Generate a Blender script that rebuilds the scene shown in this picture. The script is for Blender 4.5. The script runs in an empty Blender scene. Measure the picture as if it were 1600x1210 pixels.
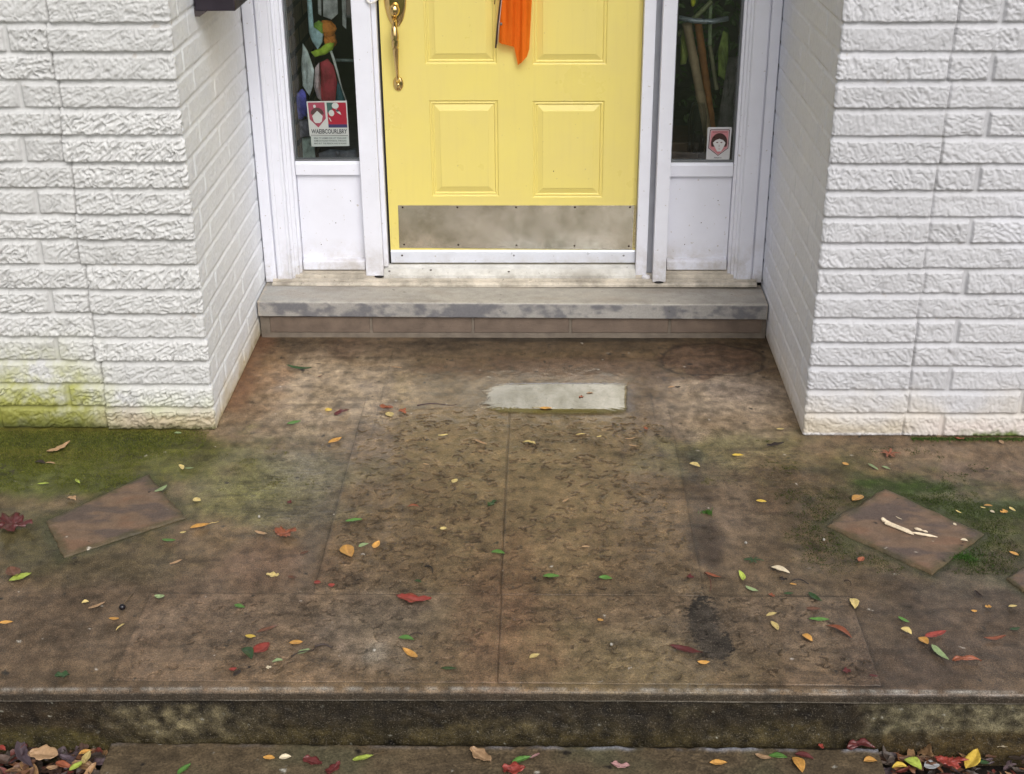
import bpy, bmesh, math, random
import numpy as np
from mathutils import Matrix, Vector
R = math.radians
scene = bpy.context.scene
COL = scene.collection

# ------------------------------------------------------------------ camera
cam_d = bpy.data.cameras.new("camera"); cam = bpy.data.objects.new("camera", cam_d); COL.objects.link(cam)
CM = [[0.999764, -0.002199, 0.021604], [0.020448, 0.43027, -0.902469], [-0.007311, 0.902698, 0.430213]]
cam.matrix_world = Matrix(((CM[0][0], CM[0][1], CM[0][2], 0), (CM[1][0], CM[1][1], CM[1][2], 0),
                           (CM[2][0], CM[2][1], CM[2][2], 2.1), (0, 0, 0, 1)))
cam_d.sensor_fit = 'HORIZONTAL'; cam_d.sensor_width = 36; cam_d.lens = 47.665; cam_d.clip_start = .05; cam_d.clip_end = 500
scene.camera = cam
# ------------------------------------------------------------------ light
SUN_EL, SUN_AZ = 43.0, 18.0      # overcast: a wide soft sun in front of the house, a little to the right
w = bpy.data.worlds.new("World"); scene.world = w; w.use_nodes = True
nt = w.node_tree; nt.nodes.clear()
sky = nt.nodes.new('ShaderNodeTexSky'); sky.sky_type = 'NISHITA'; sky.sun_disc = False
sky.sun_elevation = R(SUN_EL); sky.sun_rotation = R(180 - SUN_AZ); sky.dust_density = 6.0; sky.air_density = 1.0; sky.ozone_density = 1.0
hs = nt.nodes.new('ShaderNodeHueSaturation'); hs.inputs['Saturation'].default_value = .25   # overcast sky is grey
bg = nt.nodes.new('ShaderNodeBackground'); bg.inputs[1].default_value = .15
ow = nt.nodes.new('ShaderNodeOutputWorld')
nt.links.new(sky.outputs[0], hs.inputs['Color']); nt.links.new(hs.outputs[0], bg.inputs[0]); nt.links.new(bg.outputs[0], ow.inputs[0])
sd = bpy.data.lights.new("sun", 'SUN'); sd.energy = .70; sd.angle = R(26); sd.color = (1, .975, .94)
sun = bpy.data.objects.new("sun", sd); COL.objects.link(sun)
el, az = R(SUN_EL), R(SUN_AZ)
dvec = Vector((math.sin(az) * math.cos(el), -math.cos(az) * math.cos(el), math.sin(el)))
sun.rotation_euler = dvec.to_track_quat('Z', 'Y').to_euler()
scene.view_settings.view_transform = 'Standard'; scene.view_settings.look = 'None'
scene.view_settings.exposure = .0; scene.view_settings.gamma = 1

# ------------------------------------------------------------------ helpers
rng = np.random.default_rng(7); random.seed(7)
_P = np.concatenate([rng.permutation(256)] * 3)
def pn(x, y, s=0):
    x = np.asarray(x, float) + s * 17.31; y = np.asarray(y, float) + s * 9.77
    xi = np.floor(x).astype(int); yi = np.floor(y).astype(int); xf = x - xi; yf = y - yi
    u = xf * xf * xf * (xf * (xf * 6 - 15) + 10); v = yf * yf * yf * (yf * (yf * 6 - 15) + 10)
    def g(ix, iy, fx, fy):
        h = _P[_P[ix & 255] + (iy & 255)] * (2 * np.pi / 256)
        return np.cos(h) * fx + np.sin(h) * fy
    a = g(xi, yi, xf, yf); b = g(xi + 1, yi, xf - 1, yf); c = g(xi, yi + 1, xf, yf - 1); d = g(xi + 1, yi + 1, xf - 1, yf - 1)
    return ((a * (1 - u) + b * u) * (1 - v) + (c * (1 - u) + d * u) * v) * 1.4
def fbm(x, y, s=0, o=4):
    t = 0; am = .55; 
    for i in range(o): t = t + am * pn(x * 2 ** i, y * 2 ** i, s + i * 3); am *= .55
    return t
def sm(a, b, x):
    t = np.clip((x - a) / (b - a), 0, 1); return t * t * (3 - 2 * t)
def hsh(*a):
    t = 0
    for i, q in enumerate(a): t = t + np.asarray(q, float) * (12.9898 + 65.13 * i)
    f = np.sin(t) * 43758.5453; return f - np.floor(f)

def link(name, me, m=None, parent=None):
    o = bpy.data.objects.new(name, me); COL.objects.link(o)
    if m is not None: me.materials.append(m)
    if parent is not None: o.parent = parent
    return o
def tag(o, label=None, cat=None, group=None, kind=None):
    if label: o["label"] = label
    if cat: o["category"] = cat
    if group: o["group"] = group
    if kind: o["kind"] = kind
    return o
def thing(name, label, cat, group=None):
    o = bpy.data.objects.new(name, None); o.empty_display_size = .1; COL.objects.link(o)
    if cat: o['kind'] = 'thing'
    return tag(o, label, cat, group)
def grid_mesh(name, X, Y, Z, attrs=None, flip=False, smooth=True):
    n, m = X.shape
    co = np.stack([X, Y, Z], -1).reshape(-1, 3).astype(np.float32)
    i = np.arange(n * m).reshape(n, m)
    q = np.stack([i[:-1, :-1], i[1:, :-1], i[1:, 1:], i[:-1, 1:]], -1).reshape(-1, 4)
    if flip: q = q[:, ::-1]
    me = bpy.data.meshes.new(name); me.vertices.add(n * m); me.vertices.foreach_set('co', co.ravel())
    k = len(q); me.loops.add(k * 4); me.loops.foreach_set('vertex_index', q.ravel().astype(np.int32))
    me.polygons.add(k); me.polygons.foreach_set('loop_start', np.arange(0, 4 * k, 4, dtype=np.int32))
    me.polygons.foreach_set('loop_total', np.full(k, 4, np.int32))
    me.polygons.foreach_set('use_smooth', np.full(k, smooth)); me.update(calc_edges=True)
    setattrs(me, attrs); return me
def setattrs(me, attrs):
    for nme, a in (attrs or {}).items():
        if a.shape[-1] == 3:
            at = me.attributes.new(nme, 'FLOAT_COLOR', 'POINT'); a = a.reshape(-1, 3)
            at.data.foreach_set('color', np.concatenate([a, np.ones((len(a), 1))], 1).astype(np.float32).ravel())
        else:
            at = me.attributes.new(nme, 'FLOAT', 'POINT'); at.data.foreach_set('value', a.astype(np.float32).ravel())
def box(bm, x0, x1, y0, y1, z0, z1, b=.002, seg=2):
    r = bmesh.ops.create_cube(bm, size=1, matrix=Matrix.Translation(((x0 + x1) / 2, (y0 + y1) / 2, (z0 + z1) / 2)) @ Matrix.Diagonal((x1 - x0, y1 - y0, z1 - z0, 1)))
    if b: bmesh.ops.bevel(bm, geom=list({e for v in r['verts'] for e in v.link_edges}), offset=b, segments=seg, affect='EDGES', profile=.5)
def prism(bm, pts, a0, a1, axis):
    """closed 2D outline swept along axis: 'x' pts=(y,z), 'z' pts=(x,y), 'y' pts=(x,z)"""
    f = {'x': lambda p, a: (a, p[0], p[1]), 'z': lambda p, a: (p[0], p[1], a), 'y': lambda p, a: (p[0], a, p[1])}[axis]
    A = [bm.verts.new(f(p, a0)) for p in pts]; B = [bm.verts.new(f(p, a1)) for p in pts]; n = len(pts)
    fs = [bm.faces.new(A), bm.faces.new(B[::-1])] + [bm.faces.new((A[i], B[i], B[(i + 1) % n], A[(i + 1) % n])) for i in range(n)]
    bmesh.ops.recalc_face_normals(bm, faces=fs)
def done(name, bm, m, parent=None, smooth=False):
    me = bpy.data.meshes.new(name); bmesh.ops.recalc_face_normals(bm, faces=bm.faces[:]); bm.to_mesh(me); bm.free()
    if smooth: me.polygons.foreach_set('use_smooth', [True] * len(me.polygons))
    return link(name, me, m, parent)
def bxo(name, m, parent, *a, **k):
    bm = bmesh.new(); box(bm, *a, **k); return done(name, bm, m, parent)
def tube(bm, pts, rad, n=10, cap=True, flat=1.0):
    pts = [Vector(p) for p in pts]; rings = []; up = Vector((0, 0, 1))
    for i, p in enumerate(pts):
        t = (pts[min(i + 1, len(pts) - 1)] - pts[max(i - 1, 0)]).normalized()
        a = t.cross(up); a = a if a.length > .05 else t.cross(Vector((1, 0, 0))); a.normalize(); b = t.cross(a)
        r = rad[i] if hasattr(rad, '__len__') else rad
        rings.append([bm.verts.new(p + a * math.cos(2 * math.pi * k / n) * r + b * math.sin(2 * math.pi * k / n) * r * flat) for k in range(n)])
    for i in range(len(rings) - 1):
        for k in range(n): bm.faces.new((rings[i][k], rings[i][(k + 1) % n], rings[i + 1][(k + 1) % n], rings[i + 1][k]))
    if cap: bm.faces.new(rings[0][::-1]); bm.faces.new(rings[-1])
def lump(bm, c, r, seed, amt=.22):
    n0 = len(bm.verts); sphere(bm, (0, 0, 0), 1., 4); bm.verts.ensure_lookup_table()
    for v in bm.verts[n0:]:
        p = v.co.copy(); k = 1 + amt * float(fbm(np.array([p.x * 1.6 + p.z * 3.1]), np.array([p.y * 1.6 - p.z * .7]), seed, 4)[0]); v.co = Vector((c[0] + p.x * k * r[0], c[1] + p.y * k * r[1], c[2] + p.z * k * r[2]))
def sphere(bm, c, r, sub=3):
    r = (r, r, r) if not hasattr(r, '__len__') else r
    bmesh.ops.create_icosphere(bm, subdivisions=sub, radius=1, matrix=Matrix.Translation(c) @ Matrix.Diagonal((*r, 1)))

# ------------------------------------------------------------------ materials
class N:
    def __init__(s, name):
        s.m = bpy.data.materials.new(name); s.m.use_nodes = True; s.t = s.m.node_tree; s.b = s.t.nodes['Principled BSDF']
        s.out = s.t.nodes['Material Output']
    def n(s, ty, ins=None, **kw):
        x = s.t.nodes.new('ShaderNode' + ty)
        for k, v in kw.items(): setattr(x, k, v)
        for k, v in (ins or {}).items(): s.set(x.inputs[k], v)
        return x
    def set(s, sock, v):
        if hasattr(v, 'is_output'): s.t.links.new(v, sock)
        elif isinstance(v, tuple) and len(v) == 3 and sock.type == 'RGBA': sock.default_value = (*v, 1)
        else: sock.default_value = v
    def p(s, **kw):
        for k, v in kw.items(): s.set(s.b.inputs[k.replace('_', ' ')], v)
    def geo(s): return s.n('NewGeometry').outputs['Position']
    def obj(s): return s.n('TexCoord').outputs['Object']
    def noise(s, sc, det=4, rough=.6, vec=None, dist=0.):
        return s.n('TexNoise', {'Vector': vec or s.geo(), 'Scale': sc, 'Detail': det, 'Roughness': rough, 'Distortion': dist}).outputs['Fac']
    def mr(s, v, a, b, c, d): return s.n('MapRange', {'Value': v, 'From Min': a, 'From Max': b, 'To Min': c, 'To Max': d}).outputs[0]
    def mix(s, f, a, b, mode='MIX'):
        x = s.n('Mix', data_type='RGBA', blend_type=mode); s.set(x.inputs[0], f); s.set(x.inputs[6], a); s.set(x.inputs[7], b); return x.outputs[2]
    def math(s, op, a, b=0.): return s.n('Math', {0: a, 1: b}, operation=op).outputs[0]
    def bump(s, h, st, d=.01, nrm=None):
        x = s.n('Bump', {'Height': h, 'Strength': st, 'Distance': d})
        if nrm: s.set(x.inputs['Normal'], nrm)
        return x.outputs[0]
    def attr(s, nme, fac=False): return s.n('Attribute', attribute_name=nme).outputs['Fac' if fac else 'Color']
    def grey(s, v):
        x = s.n('CombineColor', {0: v, 1: v, 2: v}); return x.outputs[0]

def simple(name, col, rough=.5, metal=0., var=.08, sc=20, bump=.0, bsc=150, spec=.5, dirt=None):
    g = N(name); f = g.mr(g.noise(sc, 5), .3, .7, 1 - var, 1 + var)
    c = g.mix(1., col, g.grey(f), 'MULTIPLY')
    if dirt:
        z = g.n('SeparateXYZ', {0: g.geo()}).outputs[2]
        k = g.math('MULTIPLY', g.mr(z, dirt[1], dirt[2], .8, 0.), g.mr(g.noise(9, 6, .7), .4, .65, 0., 1.))
        c = g.mix(k, c, dirt[0])
        sp = g.mr(g.noise(70, 2, .5), .70, .74, 0., .55); c = g.mix(sp, c, dirt[0])
    g.p(Base_Color=c, Roughness=g.mr(g.noise(sc * 2, 3), .3, .7, max(rough - .08, .02), rough + .08), Metallic=metal, Specular_IOR_Level=spec)
    if bump: g.p(Normal=g.bump(g.noise(bsc, 3), bump, .003))
    return g.m

# painted stone / concrete: stains in 'Col', wetness in 'wet', grain from noise
def painted_mat(name, grain=.35, gsc=260, bump=.35, rough=(.75, .28), bsc=180, spec=.5, film=0., grit=0.):
    g = N(name); c = g.attr('Col'); wet = g.attr('wet', True)
    f1 = g.mr(g.noise(gsc, 3, .7), .3, .7, 1 - grain, 1 + grain); f2 = g.mr(g.noise(38, 5, .65), .3, .7, 1 - grain * .5, 1 + grain * .5)
    c = g.mix(1., c, g.grey(g.math('MULTIPLY', f1, f2)), 'MULTIPLY')
    g.p(Base_Color=c, Roughness=g.mr(g.math('ADD', wet, g.mr(g.noise(26, 4), .3, .7, -.2, .2)), 0., 1., rough[0], rough[1]), Specular_IOR_Level=spec)
    if grit:
        n = g.noise(430, 2, .6); c = g.mix(g.mr(n, .56, .70, 0., grit), c, (.02, .016, .012)); n2 = g.noise(310, 2, .6, vec=g.n('VectorMath', {0: g.geo(), 1: (3.1, 7.7, 0.)}, operation='ADD').outputs[0]); c = g.mix(g.mr(n2, .58, .74, 0., grit * .55), c, (.30, .26, .20)); g.p(Base_Color=c)
    if film:
        g.p(Coat_Weight=g.math('MULTIPLY', g.mr(g.math('ADD', wet, g.mr(g.noise(11, 5), .3, .7, -.35, .35)), .25, 1., 0., 1.), film), Coat_Roughness=.13, Coat_IOR=1.36, Coat_Normal=g.bump(g.noise(60, 3), .12, .003))
    b1 = g.bump(g.noise(bsc, 4, .7), bump, .004); g.p(Normal=b1)
    return g.m
M_CONC = painted_mat('wet_concrete', .55, 250, .8, (.75, .35), spec=.3, film=.72, grit=1.)
M_TILE = painted_mat('slate_stone', .25, 200, .3, (.65, .35), spec=.3)
M_STEP = painted_mat('step_concrete', .45, 170, .7, (.75, .35), 120, spec=.35)
def wall_mat():
    g = N('painted_brick'); c = g.attr('Col')
    f = g.mr(g.noise(60, 5, .6), .3, .7, .95, 1.04)
    c = g.mix(1., c, g.grey(f), 'MULTIPLY')
    sp = g.mr(g.noise(120, 2, .5), .735, .76, 0., .5); c = g.mix(sp, c, (.25, .22, .18))
    g.p(Base_Color=c, Roughness=.55, Specular_IOR_Level=.35, Normal=g.bump(g.noise(330, 3, .6), .25, .002)); return g.m
M_WALL = wall_mat()
M_WHITE = simple('white_trim_paint', (.76, .77, .85), .38, 0, .03, 12, .06, 90, dirt=((.34, .29, .22), .17, .36))
M_PANEL = simple('white_panel_paint', (.75, .76, .84), .4, 0, .03, 8, .05, 60, dirt=((.4, .35, .28), .2, .33))
def yellow_mat():
    g = N('yellow_door_paint'); c = g.mix(g.mr(g.noise(4, 5, .65), .35, .7, 0., 1.), (.765, .645, .185), (.73, .61, .20))
    st = g.n('Mapping', {'Vector': g.geo(), 'Scale': (60., 1., 3.)}).outputs[0]; c = g.mix(g.mr(g.noise(1., 4, .6, vec=st), .5, .75, 0., .22), c, (.66, .54, .19))
    c = g.mix(g.mr(g.noise(75, 2, .5), .73, .76, 0., .5), c, (.45, .36, .16)); lo = g.mr(g.n('SeparateXYZ', {0: g.geo()}).outputs[2], .50, .22, 0., .35); c = g.mix(g.math('MULTIPLY', lo, g.mr(g.noise(14, 5), .4, .65, 0., 1.)), c, (.50, .41, .18))
    g.p(Base_Color=c, Roughness=g.mr(g.noise(6, 4), .3, .7, .25, .45), Normal=g.bump(g.noise(240, 3), .10, .002)); return g.m
M_YEL = yellow_mat()

M_STRIP = simple('aluminium_sweep', (.74, .77, .86), .35, .25, .05, 20, .05, 80, dirt=((.4, .36, .3), .2, .27))
M_BEIGE = simple('beige_threshold', (.62, .56, .47), .45, 0, .18, 16, .15, 120, dirt=((.10, .085, .06), .15, .24))
M_SILL = simple('saddle_metal', (.70, .69, .66), .4, .2, .1, 25, .1, 120, dirt=((.2, .17, .13), .17, .23))
M_GASKET = simple('black_gasket', (.01, .009, .01), .7)
M_SCREW = simple('dark_screw', (.05, .03, .02), .4, .6)
M_SCREWL = simple('steel_screw', (.3, .3, .32), .35, .8)
def brass(name, col, rough, bsc=0, bst=0.):
    g = N(name); c = g.mix(g.mr(g.noise(5 if bst else 14, 5, .7), .4, .66, 0., .8 if bst else .5), col, tuple(v * q for v, q in zip(col, (.42, .42, .34))) if bst else tuple(v * .62 for v in col))
    g.p(Base_Color=c, Metallic=1., Roughness=g.mr(g.noise(40, 4), .3, .7, rough * .7, rough * 1.5))
    if bst: g.p(Normal=g.bump(g.noise(bsc, 2), bst, .004))
    return g.m
M_BRASS = brass('polished_brass', (.80, .58, .26), .09)
M_KICK = brass('kick_plate_brass', (.88, .84, .72), .15, 3, .35)  # pale and dark patches in its colour stand in for reflections
M_CLOTH = None

# ------------------------------------------------------------------ porch paint
def blobmask(x, y, c, rx, ry, hard=.5, s=0, nz=.75):
    d = np.sqrt(((x - c[0]) / rx) ** 2 + ((y - c[1]) / ry) ** 2) + nz * fbm(x * 7, y * 7, s, 4)
    if hard < .15: d = d - .20 + .34 * pn(x * 55, y * 80, s + 2) + .34 * pn(x * 130, y * 150, s + 4)
    return sm(1 + hard, 1 - hard, d)
BLOBS = [  # centre, rx, ry, colour, strength, hardness
    ((-0.307,3.939), .9, .8, (.155, .112, .066), .55, .6), ((-1.189,2.988), .6, .3, (.135, .098, .076), .6, .6),
    ((-1.578,3.930), .55, .24, (.115, .115, .020), 1., .35), ((-1.593,3.723), .45, .11, (.075, .095, .015), .9, .45), ((-1.287,3.879), .22, .15, (.10, .11, .025), .85, .5), ((-1.550,3.976), .5, .05, (.05, .07, .015), .7, .5),
    ((-1.537,3.390), .35, .18, (.065, .065, .026), .75, .5), ((-1.264,3.237), .35, .10, (.085, .075, .04), .5, .6),
    ((-0.839,3.721), .24, .26, (.165, .16, .10), .8, .5), ((-0.908,3.659), .15, .18, (.175, .18, .065), .7, .5), ((-0.772,3.805), .12, .13, (.19, .18, .15), .5, .6), ((-0.755,3.525), .16, .08, (.10, .09, .065), .6, .5),
    ((-0.791,4.349), .30, .32, (.40, .33, .255), .85, .5), ((-1.024,4.428), .10, .25, (.24, .135, .065), .6, .6), ((-0.751,4.744), .09, .09, (.13, .075, .05), .6, .5), ((-0.554,4.745), .5, .10, (.15, .115, .09), .5, .6),
    ((0.647,4.269), .24, .25, (.40, .335, .28), .9, .5), ((0.718,4.383), .12, .09, (.34, .29, .28), .5, .6), ((0.725,4.107), .2, .1, (.22, .16, .10), .5, .6),
    ((0.634,4.649), .19, .15, (.115, .07, .05), .85, .18), ((0.578,4.690), .10, .08, (.17, .115, .085), .6, .4),
    ((0.674,3.892), .34, .15, (.175, .165, .085), .8, .5), ((0.945,3.796), .16, .13, (.17, .135, .03), .8, .5), ((0.528,3.793), .1, .1, (.13, .125, .09), .6, .5),
    ((1.183,3.861), .5, .14, (.21, .15, .105), .6, .5), ((1.444,3.779), .2, .10, (.16, .12, .10), .5, .6),
    ((1.049,3.466), .42, .36, (.060, .070, .022), .95, .4), ((1.098,3.675), .18, .06, (.040, .075, .010), 1., .4), ((1.321,3.560), .25, .08, (.040, .062, .014), .95, .4), ((0.875,3.257), .2, .07, (.05, .06, .02), .8, .5), ((1.284,3.637), .15, .035, (.19, .17, .11), .5, .5),
    ((1.202,3.286), .05, .045, (.055, .13, .008), .9, .35), ((1.228,3.179), .3, .15, (.07, .065, .05), .6, .5), ((1.196,3.157), .1, .05, (.2, .185, .14), .5, .5),
    ((0.741,3.537), .26, .3, (.10, .066, .045), .75, .5), ((0.577,3.462), .09, .3, (.18, .14, .11), .6, .5), ((1.062,2.953), .5, .3, (.085, .062, .050), .8, .5), ((0.923,2.788), .14, .25, (.075, .052, .040), .7, .5), ((0.743,3.223), .25, .14, (.14, .10, .065), .6, .5),
    ((-0.122,3.073), .10, .26, (.15, .085, .055), .5, .6), ((-0.090,2.844), .16, .16, (.15, .085, .055), .4, .6), ((-0.766,3.209), .18, .14, (.17, .10, .075), .5, .6),
    ((-0.427,2.923), .13, .16, (.20, .175, .16), .55, .6), ((-0.425,2.832), .028, .04, (.4, .38, .35), .6, .5), ((-0.623,2.993), .3, .2, (.15, .12, .095), .4, .6),
    ((0.057,4.572), .42, .10, (.135, .082, .065), .6, .5), ((-0.323,2.882), .2, .2, (.14, .115, .08), .4, .6),
    ((0.250,2.794), .25, .14, (.15, .13, .07), .5, .6), ((0.519,3.005), .35, .2, (.165, .13, .095), .5, .6),
    ((0.485,3.535), .035, .35, (.07, .05, .038), .8, .5), ((0.471,3.354), .06, .10, (.05, .035, .028), .8, .4), ((0.498,3.891), .03, .05, (.07, .08, .06), .7, .5), ((-0.652,3.415), .035, .25, (.10, .085, .07), .6, .5),
    ((0.428,2.981), .036, .080, (.007, .007, .008), .97, .149), ((0.440,2.863), .040, .058, (.008, .008, .009), .97, .149), ((0.433,2.918), .075, .14, (.06, .05, .042), .55, .5),
]
SLABX = (-.622, -.1098, -.1082, .444); SLABY = (3.090, 4.79); FRX = (-1.068, -.1078, -.1062, .836); FRY = (2.706, 3.087)
def paint(x, y):
    f1 = fbm(x * 2.2, y * 2.2, 1, 5); f2 = fbm(x * 9, y * 9, 2, 4); f3 = fbm(x * 30, y * 22, 3, 3)
    base = np.array((.150, .106, .067)); t = np.clip(.5 + .8 * f1 + .35 * f2, 0, 1)[..., None]
    col = base * (.70 + .6 * t)
    for i, (c, rx, ry, cc, st, hd) in enumerate(BLOBS):
        bx = (np.abs(x - c[0]) < rx * 2.2 + .1) & (np.abs(y - c[1]) < ry * 2.2 + .1)
        if not bx.any(): continue
        m = np.zeros(x.shape); m[bx] = blobmask(x[bx], y[bx], c, rx, ry, hd, i + 5) * st
        m = m[..., None]; col = col * (1 - m) + np.array(cc) * (.85 + .3 * t) * m
    col = col * np.array((.96, .89, .765)) * (1 + .40 * np.clip(f2, -.6, .6) + .75 * np.clip(f3, -.5, .6))[..., None]
    # soft dark streaks left by running water
    st = sm(.25, .5, pn(x * 6 + 1.2 * f2, y * 22, 9)) * .28; col = col * (1 - st)[..., None]
    wet = np.clip(.55 + .6 * f1 + .3 * f2, 0, 1)
    inpath = sm(-.75, -.6, x) * sm(.55, .42, x)
    wet = np.clip(wet + .35 * inpath * sm(3.2, 3.8, y), 0, 1)
    wet = wet - 1.2 * sm(.05, .015, col[..., 0])
    return col, wet
def specks(x, y, col, dens=55, thr=.93, c=(.02, .016, .013), s=0, size=.35):
    cx = np.floor(x * dens); cy = np.floor(y * dens); r = hsh(cx, cy, s + .5)
    ox = .3 + .4 * hsh(cx, cy, s + 1.7); oy = .3 + .4 * hsh(cx, cy, s + 2.9)
    d = np.hypot(x * dens - cx - ox, (y * dens - cy - oy) * (.7 + .6 * hsh(cx, cy, s + 4.1))) * (1 + 1.1 * pn(x * dens * 2.3, y * dens * 2.3, 7)) + .12 * hsh(cx, cy, s + 6.3)
    m = (sm(size, size * .4, d) * (r > thr))[..., None]
    return col * (1 - m) + np.array(c) * m
def marks(x, y, h, col, seed, n, yr, prob=None):
    """worm shaped pits pressed in the slabs"""
    r = np.random.default_rng(seed); dx = x[1, 0] - x[0, 0]; dy = y[0, 1] - y[0, 0]; x0, y0 = x[0, 0], y[0, 0]
    nx, ny = x.shape
    gx, gy = .027, .034; pts = [(X0 + r.uniform(-.9, .9) * gx, Y0 + r.uniform(-.6, .6) * gy) for X0 in np.arange(x[0, 0] + .04, x[-1, 0] - .03, gx) for Y0 in np.arange(yr[0], yr[1], gy)]
    for cx, cy in pts:
        if fbm(np.array([cx * 5]), np.array([cy * 4]), 44, 2)[0] < r.uniform(-.75, .35) + n: continue
        L = r.uniform(.008, .027) ; a = r.normal(0, .8); k = r.normal(0, 45); wd = r.uniform(.0024, .0060); st = r.uniform(.45, 1.)
        i0 = max(int((cx - .03 - x0) / dx), 0); i1 = min(int((cx + .03 - x0) / dx) + 1, nx); j0 = max(int((cy - .03 - y0) / dy), 0); j1 = min(int((cy + .03 - y0) / dy) + 1, ny)
        if i1 <= i0 or j1 <= j0: continue
        X = x[i0:i1, j0:j1] - cx; Y = y[i0:i1, j0:j1] - cy
        u = X * math.cos(a) + Y * math.sin(a); v = -X * math.sin(a) + Y * math.cos(a) - k * u * u
        d = np.hypot(np.maximum(np.abs(u) - L / 2, 0), v)
        d = d * (1 + .6 * pn(X * 160 + cx * 99, Y * 160, 3)); m = sm(wd * 1.5, wd * .3, d) * st
        h[i0:i1, j0:j1] -= m * .0040
        lip = sm(wd * 2.6, wd * 1.4, d) * (1 - m) * st
        h[i0:i1, j0:j1] += lip * .0014
        col[i0:i1, j0:j1] *= (1 - np.array((.74, .77, .80)) * m[..., None]); col[i0:i1, j0:j1] *= (1 + .18 * lip)[..., None]
def axis(parts):
    return np.unique(np.round(np.concatenate([np.arange(a, b, s) for a, b, s in parts] + [[parts[-1][1]]]), 5))

# ------------------------------------------------------------------ PORCH (setting)
def build_porch():
    xs = axis([(-3.2, -1.9, .03), (-1.9, 1.66, .0042), (1.66, 3.2, .03)])
    top = np.arange(4.92, 2.690, -.0042)
    prof = [(y, 0., 0., 1., 0) for y in top]
    yf = 2.676
    for a in np.linspace(0, 90, 7): prof.append((yf + .014 - .014 * math.sin(R(a)), -.014 + .014 * math.cos(R(a)), -math.sin(R(a)), math.cos(R(a)), 1))
    for z in np.linspace(-.018, -.030, 4): prof.append((yf, z, -1., 0., 1))
    prof += [(yf + .003, -.033, -1, 0, 2), (yf + .010, -.036, -1, 0, 2)]
    for z in np.arange(-.040, -.235, -.004): prof.append((yf + .011, z, -1., 0., 2))
    pr = np.array(prof); V = pr[:, 0][None, :]; Zp = pr[:, 1][None, :]
    X = np.repeat(xs[:, None], len(pr), 1); Y = np.repeat(V, len(xs), 0).copy(); Z = np.repeat(Zp, len(xs), 0).copy()
    sec = np.repeat(pr[:, 4][None, :], len(xs), 0)
    bow = -.017 * np.clip(-(X + .07) / 1.26, 0, 2) ** 1.3
    Yt = Y.copy(); Y = Y + bow * sm(3.2, 2.7, Y)
    col, wet = paint(X, Y)
    h = .0011 * fbm(X * 14, Y * 14, 21, 4) + .0018 * fbm(X * 3, Y * 3, 22, 2)
    T = sec == 0
    # pressed crust of old mortar on the concrete beside the path
    cr = (blobmask(X, Y, (-0.785,3.640), .20, .28, .4, 60) + blobmask(X, Y, (0.623,3.815), .28, .2, .4, 61)) * T
    rg = 1 - np.abs(pn(X * 60 + 2 * pn(X * 20, Y * 20, 3), Y * 60, 4)) * 2
    h += cr * .0016 * rg; col *= (1 + .35 * cr * (rg - .5))[..., None]
    # ring stain edge
    d = np.sqrt(((X - (0.639,4.649)[0]) / .2) ** 2 + ((Y - (0.639,4.649)[1]) / .155) ** 2) + .25 * fbm(X * 6, Y * 6, 70, 3)
    rm = np.exp(-((d - 1) / .05) ** 2) * .6 * T; col *= (1 - rm)[..., None]
    # grime along slabs
    def rectd(x0, x1, y0, y1): return np.hypot(np.maximum(np.maximum(x0 - X, X - x1), 0), np.maximum(np.maximum(y0 - Y, Y - y1), 0))
    dd = np.minimum(rectd(SLABX[0], SLABX[3], *SLABY), rectd(FRX[0], FRX[3], *FRY))
    g = sm(.012, .001, dd + .008 * fbm(X * 25, Y * 25, 31, 2)) * (.10 + .28 * sm(4.2, 3.7, Y) * sm(3.0, 3.2, Y) + .35 * sm(.5, .7, X) * sm(3.2, 3.1, Y)) * T; col *= (1 - g)[..., None]; h -= .001 * g
    for q in TILES:
        a = np.array(q); ar = sum(a[i][0] * a[(i + 1) % 4][1] - a[(i + 1) % 4][0] * a[i][1] for i in range(4)); dd = np.full(X.shape, -9.)
        for i in range(4):
            p, n_ = a[i], a[(i + 1) % 4]; e = (n_ - p) / np.hypot(*(n_ - p)); nn = np.array((e[1], -e[0])) * np.sign(ar); dd = np.maximum(dd, (X - p[0]) * nn[0] + (Y - p[1]) * nn[1])
        g = sm(.045, .0, dd + .03 * fbm(X * 12, Y * 12, 32, 4)) * .6 * T; col = col * (1 - g[..., None]) + np.array((.04, .045, .018)) * g[..., None]; h -= .002 * sm(.012, 0, dd) * T
    # darker tone and specks towards the back
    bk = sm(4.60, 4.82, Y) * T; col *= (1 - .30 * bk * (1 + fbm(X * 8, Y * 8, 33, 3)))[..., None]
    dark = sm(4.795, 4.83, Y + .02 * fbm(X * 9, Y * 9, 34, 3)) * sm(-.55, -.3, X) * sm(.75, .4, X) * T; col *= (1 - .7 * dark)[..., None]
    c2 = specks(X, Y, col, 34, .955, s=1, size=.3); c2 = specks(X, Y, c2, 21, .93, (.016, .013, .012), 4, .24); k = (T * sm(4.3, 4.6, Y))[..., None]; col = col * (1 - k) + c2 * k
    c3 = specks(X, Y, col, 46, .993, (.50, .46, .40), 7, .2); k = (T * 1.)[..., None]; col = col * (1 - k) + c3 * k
    c4 = specks(X, Y, col, 28, .985, (.03, .025, .02), 11, .26); col = col * (1 - k) + c4 * k
    # red wash under the left recess wall
    rw = sm(.10, .0, X + 1.10 - .05 * fbm(X * 6, Y * 6, 35, 3)) * sm(4.1, 4.3, Y) * T; col = col * (1 - .6 * rw[..., None]) + np.array((.19, .085, .045)) * .6 * rw[..., None]
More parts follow.
